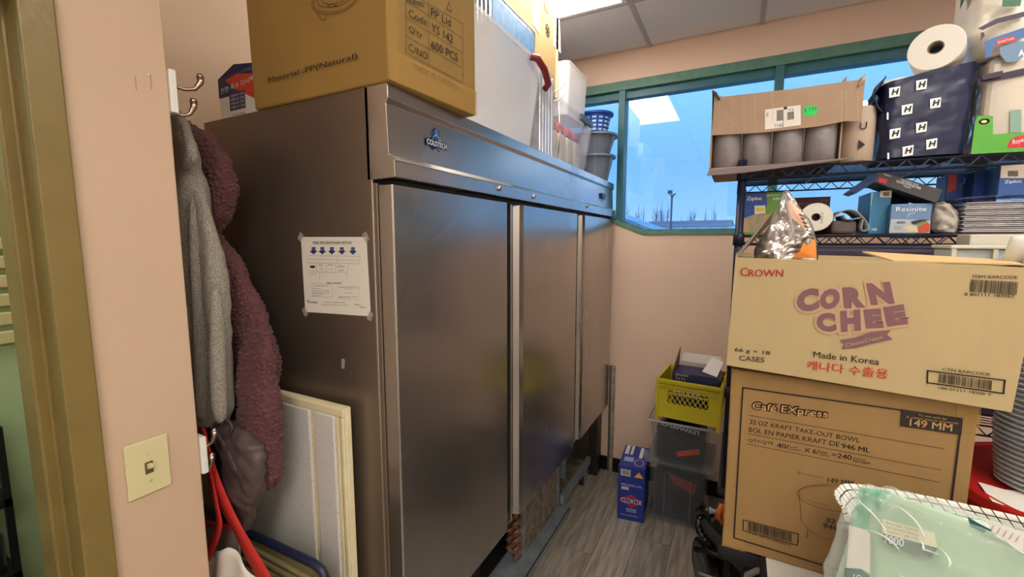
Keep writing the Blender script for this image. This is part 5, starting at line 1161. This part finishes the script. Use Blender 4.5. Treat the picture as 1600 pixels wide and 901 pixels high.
k4.line([(Vector(k4.uv(*zh(635, 612)))+Vector((.0085*math.cos(k*PI/8), .006*math.sin(k*PI/8)))) [:] for k in range(16)], .003, m_cred, closed=True, lift=.0006); k4.poly([(Vector(k4.uv(*zh(635, 612)))+Vector((.005*math.cos(k*PI/4), .0035*math.sin(k*PI/4))))[:] for k in range(8)], m_tw, lift=.0005)
k4.poly([zh(748, 746), zh(765, 705), zh(800, 685), zh(850, 680), zh(850, 742)], m_cred, 'red_print', px=True, lift=.0004); k4.text('Royale', zh(775, 735), zh(850, 715), zh(778, 705), m_wt, lift=.001)
k4.poly([zh(765, 555), zh(822, 550), zh(822, 662), zh(765, 668)], mat('print_teal_grey', rgb(130, 165, 150), .5), 'teal_print', px=True)
k4.poly([zh(604, 395), zh(850, 340), zh(850, 378), zh(604, 425)], m_pp, 'purple_band', px=True)
k4.done()
tw2 = thing('paper_towel_pack', 'upper paper towel pack with purple bands stacked to the ceiling at right', 'paper towels', (.65, 1.75, ZU+.244))
def tfn2(u, v):
    a_ = PI*u*2; ca_, sa_ = math.cos(a_), math.sin(a_)
    ins = .0+.012*math.sin(PI*v)
    x = .755+(.215+ins)*math.copysign(abs(ca_)**.35, ca_)+.0*v; y = 1.735+.125*math.copysign(abs(sa_)**.35, sa_)
    return Vector((x, y, ZU+.245+.40*v))+Vector((ca_, sa_, 0))*.004*noise.noise((x*20, y*20, v*9))
MB().sheet(tfn2, 90, 30, wrap=True, capends=True).build('pack_film', mat('towel_film2', rgb(222, 214, 200), .3, bump=.6, bscale=14, dist=.02), tw2, smooth=True)
k5 = Face(tw2, (.55, 1.6065, ZU+.2), (1, 0, 0), (0, 0, 1), off=.006)
def ztw(x, y): return (1480+x*.13318, y*.13318)
k5.poly([ztw(345, 345), ztw(560, 230), ztw(901, 145), ztw(901, 205), ztw(570, 290), ztw(400, 365)], m_pp, 'purple_band', px=True)
k5.poly([ztw(420, 500), ztw(540, 450), ztw(901, 330), ztw(901, 450), ztw(520, 540), ztw(510, 660), ztw(440, 690)], m_pb, 'blue_print', px=True)
k5.poly([ztw(560, 480), ztw(780, 430), ztw(780, 490), ztw(570, 545)], m_cred, 'red_print', px=True, lift=.0005); k5.text('SpongeTowels', ztw(575, 530), ztw(765, 480), ztw(575, 495), m_wt, lift=.001)
k5.poly([ztw(600, 570), ztw(760, 510), ztw(901, 490), ztw(901, 650), ztw(820, 730), ztw(680, 740), ztw(610, 660)], mat('print_wave', rgb(110, 140, 170), .4), 'wave_print', px=True, lift=.0004)
k5.text('A', ztw(815, 675), ztw(890, 665), ztw(815, 600), m_wt, bold=.05, lift=.001)
k5.poly([ztw(635, 0), ztw(860, 0), ztw(840, 85), ztw(628, 92)], mat('print_dkgreen', rgb(30, 96, 58), .4), 'green_print', px=True)
k5.poly([ztw(380, 395), ztw(415, 385), ztw(425, 430), ztw(390, 480), ztw(370, 500), ztw(385, 440)], m_pp, 'purple_mark', px=True)
k5.text('12 rolls = 24', ztw(590, 365), ztw(725, 330), ztw(592, 325), m_gr, lift=.001)
k5.poly([ztw(400, 830+60), ztw(640, 835), ztw(640, 901), ztw(400, 950)], m_pp, 'purple_band', px=True)
k5.done()
k6 = Face(tw2, (.527, 1.72, ZU+.24), (0, -1, 0), (0, 0, 1), off=.012)
k6.poly([(0, .17), (.09, .215), (.09, .245), (0, .20)], mat('print_dkgreen'), 'green_print'); k6.done()

# ---- middle shelf goods
def carton(name, lab, x0, x1, y0, y1, z0, z1, m, cat='box', rot=0):
    cx, cy = (x0+x1)/2, (y0+y1)/2
    t = thing(name, lab, cat, (cx, cy, z0), (0, 0, rot)); a_, b_ = (x1-x0)/2, (y1-y0)/2
    MB().box(-a_, -b_, 0, a_, b_, z1-z0).build('carton_body', m, t, local=True, bevel=.0015)
    M_ = W[t.name]; f_ = Face(t, M_ @ Vector((-a_, -b_, 0)), M_.to_3x3() @ Vector((1, 0, 0)), (0, 0, 1), off=.0008)
    return t, f_
def zm(x, y): return (1130+x*.2109, 230+y*.2109)
def zr(x, y): return (1380+x*.18868, 230+y*.18868)
YM = 1.72
a_ = Q(1160, 302, YM); b_ = Q(1222, 302, YM)
t, k = carton('sandwich_bag_box', 'green and blue sandwich bag box at the left end of the middle shelf', a_.x, b_.x+.012, YM, YM+.12, ZM, a_.z, mat('box_green', rgb(104, 156, 62), .4))
k.poly([zm(162, 342), zm(320, 336), zm(326, 420), zm(300, 500), zm(152, 540)], mat('box_blue', rgb(28, 74, 158), .4), 'blue_print', px=True)
k.poly([zm(150, 528), zm(250, 490), zm(325, 500), zm(400, 470), zm(420, 630), zm(145, 628)], mat('print_sandwich', rgb(122, 150, 120), .6, var=.5, vscale=50, col2=rgb(200, 150, 120)), 'sandwich_print', px=True, lift=.0001)
k.text('Ziploc', zm(174, 402), zm(286, 400), zm(176, 366), m_wt, bold=.04, lift=.001); k.text('SANDWICH', zm(320, 366), zm(430, 360), zm(320, 350), m_wt, lift=.001); k.text('600', zm(368, 392), zm(424, 390), zm(368, 370), m_wt, lift=.001, bold=.01)
k.poly([zm(232, 432), zm(312, 430), zm(312, 490), zm(232, 494)], m_paper, 'label', px=True, lift=.0006); k.poly([zm(242, 450), zm(306, 448), zm(306, 474), zm(242, 476)], mat('label_yellow', rgb(230, 210, 70), .5), 'label', px=True, lift=.0009)
k.done()
a_ = Q(1238, 309, 1.83); b_ = Q(1298, 308, 1.83)
t, k = carton('maroon_box', 'maroon box standing behind the foil snack bag and paper roll', a_.x, b_.x, 1.83, 1.93, ZM, a_.z, mat('box_maroon', rgb(88, 36, 44), .5))
k.text('2-32', zm(722, 402), zm(775, 400), zm(722, 386), mat('pale_red', rgb(190, 120, 120), .5)); k.text('MULTIFOLD', zm(560, 425), zm(700, 428), zm(560, 412), mat('pale_red')); k.done()
ra = Q(1275, 341, 1.66)
t = tproll('white paper roll lying end-on beside the snack bag on the middle shelf', (ra.x, 1.66, ra.z+.004), (.05, 1, 0), .044, .10, core=.0125)
k = Face(t, (ra.x, 1.66, ra.z), (1, 0, 0), (0, 0, 1), off=.0006)
k.text('KOREA 24', (.018, -.016), (.018, .018), (.012, -.016), px=False); k.done()
# grey folded sleeve roll
gr_ = thing('cloth_roll', 'grey folded cloth rolled open beside the paper roll on the middle shelf', 'cloth', (.34, 1.72, ZM))
m_gc = mat('grey_cloth', rgb(150, 156, 164), .8)
pts = [(1300, 345), (1310, 334), (1322, 328), (1336, 329), (1346, 337), (1354, 347), (1357, 357), (1350, 361), (1346, 356), (1349, 342)]
def strip3(pxs, y0, y1, m, par, nm, th=.004):
    A_ = [at(p_[0], p_[1], 'y', y0) for p_ in pxs]; sm = []
    for i in range(len(A_)-1):
        p0, p1, p2, p3 = A_[max(0, i-1)], A_[i], A_[i+1], A_[min(len(A_)-1, i+2)]
        for k_ in range(5):
            t = k_/5; sm.append(.5*((2*p1)+(p2-p0)*t+(2*p0-5*p1+4*p2-p3)*t*t+(3*p1-p0-3*p2+p3)*t**3))
    sm.append(A_[-1]); mb = MB()
    mb.add([v for s_ in sm for v in (Vector((s_.x, y0, max(s_.z, ZM+.004))), Vector((s_.x, y1, max(s_.z, ZM+.004))))], [(2*i, 2*i+2, 2*i+3, 2*i+1) for i in range(len(sm)-1)])
    return mb.build(nm, m, par, smooth=True, thick=th)
strip3(pts, 1.69, 1.82, m_gc, gr_, 'folded_cloth')
strip3([(1318, 336), (1322, 342), (1334, 342), (1345, 340)], 1.69, 1.82, m_gc, gr_, 'inner_fold')
MB().box(Q(1299, 345, 1.7).x, 1.70, ZM, Q(1340, 345, 1.7).x, 1.82, Q(1320, 344, 1.7).z).build('wrapped_block', mat('grey_brown_wrap', rgb(108, 96, 96), .5, var=.4, vscale=30), gr_, bevel=.01)
# blue box with barcode
a_ = Q(1362, 297, 1.69); b_ = Q(1394, 297, 1.69)
t, k = carton('glove_box', 'teal blue box with white barcode label standing under the dark slanted box', a_.x, b_.x, 1.69, 1.85, ZM, Q(1380, 299, 1.69).z, mat('box_teal_blue', rgb(46, 128, 178), .4, var=.25, vscale=10))
k.poly([zm(1165, 322), zm(1248, 320), zm(1246, 370), zm(1162, 370)], m_paper, 'label', px=True); k.barcode(zm(1182, 362), zm(1230, 360), zm(1182, 334), n=8)
k.text('100', zm(1100, 618), zm(1138, 618), zm(1100, 598), m_wt, bold=.02); k.poly([zm(1096, 335), zm(1112, 335), zm(1090, 470), zm(1085, 620), zm(1082, 600)], mat('pale_side', rgb(150, 190, 225), .4), 'side_print', px=True, lift=-.0003); k.done()
# resinite
a_ = Q(1393, 319, 1.66); b_ = Q(1457, 319, 1.66)
t, k = carton('film_wrap_box', 'blue cling film box with fruit print on the middle shelf', a_.x, b_.x, 1.66, 1.80, ZM, a_.z, mat('box_resinite', rgb(104, 140, 182), .4))
k.poly([zr(62, 595), zr(390, 600), zr(385, 708), zr(48, 708)], mat('pale_grey_print', rgb(178, 188, 200), .5), 'pale_print', px=True)
k.text('Resinite', zr(106, 532), zr(355, 530), zr(106, 495), m_wt, bold=.01, lift=.001); k.text('400', zr(108, 634), zr(182, 634), zr(108, 612), INK, lift=.001)
k.line([zr(200, 575), zr(215, 550), zr(260, 540)], .0012, m_wt, px=True, lift=.001)
for q_ in range(3): k.line([zr(88, 655+q_*12), zr(150, 655+q_*12)], .0006, INK, px=True, lift=.001)
k.poly([zr(160, 660), zr(220, 645), zr(340, 690), zr(330, 706), zr(210, 695)], mat('plate_cream', rgb(220, 205, 160), .5), 'fruit_print', px=True, lift=.0008)
k.poly([zr(300, 640), zr(350, 605), zr(385, 640), zr(380, 700), zr(290, 705), zr(280, 670)], mat('fruit_red', rgb(206, 78, 54), .5), 'fruit_print', px=True, lift=.001); k.poly([zr(250, 625), zr(330, 600), zr(360, 625), zr(300, 655)], mat('fruit_green', rgb(120, 150, 70), .5), 'fruit_print', px=True, lift=.0012)
k.poly([zr(225, 615), zr(300, 598), zr(380, 600), zr(330, 615), zr(250, 640)], mat('fruit_dark', rgb(50, 44, 60), .5), 'fruit_print', px=True, lift=.0014)
k.done()
a_ = Q(1393, 296, 1.71)
t, k = carton('navy_box', 'plain dark blue box behind the cling film box', a_.x, Q(1440, 300, 1.71).x, 1.81, 1.9, ZM, Q(1400, 303, 1.81).z, mat('box_deep_blue', rgb(38, 62, 118), .5))
# slanted dark box on top
sl_ = thing('slanted_box', 'dark grey box with red label lying aslant on the blue boxes', 'box', Q(1420, 300, 1.68))
F0 = [Q(1366, 265, 1.65), Q(1473, 297, 1.65), Q(1463, 316, 1.65), Q(1352, 283, 1.65)]
F0 = [Q(1374, 266, 1.65), Q(1473, 297, 1.65), Q(1463, 317, 1.65), Q(1366, 284, 1.65)]
MB().prism([F0[3], F0[2], F0[1], F0[0]], (0, .13, 0)).build('carton_body', mat('box_charcoal', rgb(68, 66, 68), .45), sl_, bevel=.001)
MB().prism([Q(1366, 284, 1.65), Q(1374, 267, 1.65), Q(1328, 299, 1.68), Q(1338, 302, 1.68)], (0, .11, 0)).build('open_flap', mat('flap_blue_grey', rgb(70, 96, 148), .5), sl_)
k = Face(sl_, (0, 1.65, 1.7), (1, 0, 0), (0, 0, 1), off=.001)
k.text('DISPOSABLE VINYL', zr(145, 275), zr(290, 322), zr(150, 262), m_wt); k.text('GLOVES POWDER FREE', zr(108, 290), zr(308, 352), zr(112, 270), m_wt, bold=.01); k.text('Vinyle', zr(165, 328), zr(225, 347), zr(168, 312), m_wt, bold=.02)
k.poly([zr(-35, 250), zr(38, 268), zr(20, 300), zr(-40, 285)], m_cred, 'red_print', px=True); k.text('PREMIUM', zr(5, 230), zr(60, 248), zr(8, 218), m_wt, bold=.02); k.done()
# clear bag crumple
cbg = thing('clear_bag', 'crumpled clear plastic bag slumped right of the cling film box', 'bag', Q(1480, 355, 1.68))
def crf(u, v):
    rows = [(1466, 1494, 364), (1456, 1502, 358), (1455, 1503, 345), (1457, 1497, 330), (1460, 1484, 320), (1464, 1472, 316)]
    k_ = v*(len(rows)-1); i = min(int(k_), len(rows)-2); f_ = k_-i
    l = rows[i][0]+(rows[i+1][0]-rows[i][0])*f_; r = rows[i][1]+(rows[i+1][1]-rows[i][1])*f_; py = rows[i][2]+(rows[i+1][2]-rows[i][2])*f_
    A_, B_ = Q(l, py, 1.67), Q(r, py, 1.67); an = 2*PI*u; x = (A_.x+B_.x)/2+(B_.x-A_.x)/2*math.cos(an)
    return Vector((x, 1.68+.035*math.sin(an)-.008*noise.noise((x*60, v*9, u*4)), max(A_.z, ZM+.002)+.003*noise.noise((x*80, v*9, 2))))
MB().sheet(crf, 40, 24, wrap=True, capends=True).build('bag_film', mat('bag_film', rgb(200, 194, 184), .25, alpha=.75, bump=1, bscale=22, dist=.03), cbg, smooth=True)
t, k = carton('black_box', 'black carton standing behind the crumpled clear bag', Q(1454, 310, 1.75).x, Q(1500, 310, 1.75).x-.008, 1.75, 1.86, ZM, Q(1480, 313, 1.75).z, mat('box_black', rgb(24, 26, 36), .6))
# foil pan stack
fs_ = thing('foil_pan_stack', 'nested stack of shiny foil pans at the right of the middle shelf', 'foil pans', (.64, 1.7, ZM))
xa = Q(1504, 340, 1.635).x; zt_ = Q(1550, 315, 1.635).z
n = 16
for k in range(n):
    z = ZM+.002+k*(zt_-ZM)/n
    b = MB(); b.box(xa+.004*(k % 2), 1.635+.003*(k % 3), z, xa+.24, 1.86, z+.0035); b.build('foil_pan', m_foil, fs_, bevel=.0015, seg=1)
def filmf(u, v):
    x = xa-.01+.26*u; y = 1.63+.2*v; return Vector((x, y, zt_+.012+.014*(1-v)*u+.006*noise.noise((x*40, y*20, 1))+.02*v*0))
MB().sheet(filmf, 60, 20).build('wrap_film', mat('glossy_wrap', rgb(150, 165, 205), .08, alpha=.6, bump=1, bscale=30, dist=.02), fs_, smooth=True)
# ziploc boxes on the pans
zb = zt_+.03
t, k = carton('freezer_bag_box', 'red and blue bag box standing on end behind the foil pans', Q(1480, 273, 1.8).x, Q(1520, 273, 1.8).x, 1.8, 1.88, ZM+.001, Q(1500, 272, 1.8).z, mat('box_blue'))
k.poly([zr(538, 225), zr(612, 225), zr(605, 345), zr(528, 385)], m_cred, 'red_print', px=True); k.text('Ziploc', zr(655, 250), zr(668, 365), zr(712, 250), m_wt, bold=.04); k.text('EASY OPEN', zr(550, 240), zr(540, 350), zr(600, 240), mat('pale_red')); k.text('Slider', zr(628, 300), zr(630, 355), zr(652, 300), m_grn, bold=.02); k.done()
t, k = carton('storage_bag_box', 'blue and cream bag box with barcode lying on the foil pans', Q(1561, 283, 1.66).x, Q(1561, 283, 1.66).x+.12, 1.66, 1.78, zt_+.016, Q(1570, 258, 1.66).z, mat('box_zip_blue', rgb(52, 92, 158), .4))
k.poly([zr(968, 255), zr(1200, 255), zr(1200, 135), zr(978, 140)], mat('box_cream_top', rgb(212, 200, 184), .6), 'cream_print', px=True); k.barcode(zr(1030, 242), zr(1115, 242), zr(1030, 195), n=9, lift=0) if False else k.barcode(zr(1030, 242), zr(1115, 242), zr(1030, 195), n=9)
k.text('Ziploc', zr(1000, 308), zr(1140, 300), zr(1005, 275), m_wt, bold=.02, lift=.001); k.done()
t, k = carton('blue_film_box', 'glossy blue wrapped box between the red-blue and the cream-blue bag boxes', Q(1522, 285, 1.74).x, Q(1560, 285, 1.74).x, 1.74, 1.82, zt_+.013 if False else ZM+.001, Q(1540, 266, 1.74).z, mat('box_gloss_navy', rgb(46, 78, 150), .12, var=.4, vscale=12))
# dark bin under the middle shelf
db = thing('storage_bin', 'dark purple-grey bin on the lower rack shelf behind the buff snack carton', 'storage bin', (.4, 1.85, 1.145))
MB().box(.06, 1.68, 1.145, .80, 2.04, 1.625).build('bin_body', mat('purple_grey', rgb(72, 62, 84), .6), db, bevel=.01)
# white basket in the corn carton area and white tubs
wbk = thing('plastic_basket', 'white rectangular plastic basket behind the top edge of the buff snack carton', 'basket', (.47, 1.45, 1.605))
m_wp = mat('ivory_white_plastic', rgb(205, 204, 190), .4)
A_ = at(1486, 383, 'y', 1.40); B_ = at(1576, 386, 'y', 1.40)
MB().box(A_.x, 1.40, A_.z-.008, A_.x+.15, 1.52, A_.z+.0).build('basket_rim', m_wp, wbk, bevel=.002)
for dx in (.004, .075, .138): MB().box(A_.x+dx, 1.403, 1.6, A_.x+dx+.008, 1.41, A_.z-.008).build('basket_post', m_wp, wbk)
MB().box(A_.x+.006, 1.412, 1.6, A_.x+.145, 1.515, A_.z-.01).build('basket_wall', mat('pale_blue_panel', rgb(178, 190, 196), .5), wbk)
ws2 = thing('napkin_dispenser', 'white lidded plastic box under the foil pans', 'box', (.55, 1.6, 1.62))
A_ = at(1518, 366, 'y', 1.52); B_ = at(1576, 366, 'y', 1.52)
MB().box(A_.x, 1.525, 1.605, B_.x+.06, 1.605, A_.z).build('box_body', mat('off_white_ribbed', rgb(196, 192, 176), .5), ws2, bevel=.003)
# paper cup sleeve at right edge
pcu = thing('paper_cup', 'white paper tub with red and brown print at the right picture edge', 'cup', at(1610, 375, 'y', 1.28))
q = at(1603, 402, 'y', 1.28)
MB().lathe([(.034, 0), (.026, .05), (.024, .058), (.0, .06)], (q.x+.008, 1.30, 1.6), n=32).build('cup_body', m_white, pcu, smooth=True)
k = Face(pcu, (q.x, 1.264, 1.6), (1, 0, 0), (0, 0, 1), off=.002)
k.poly([(-.012, .004), (.02, .004), (.02, .03), (.0, .035)], mat('brown_red_print', rgb(120, 44, 34), .5, var=.5, vscale=80, col2=rgb(220, 190, 170))); k.done()
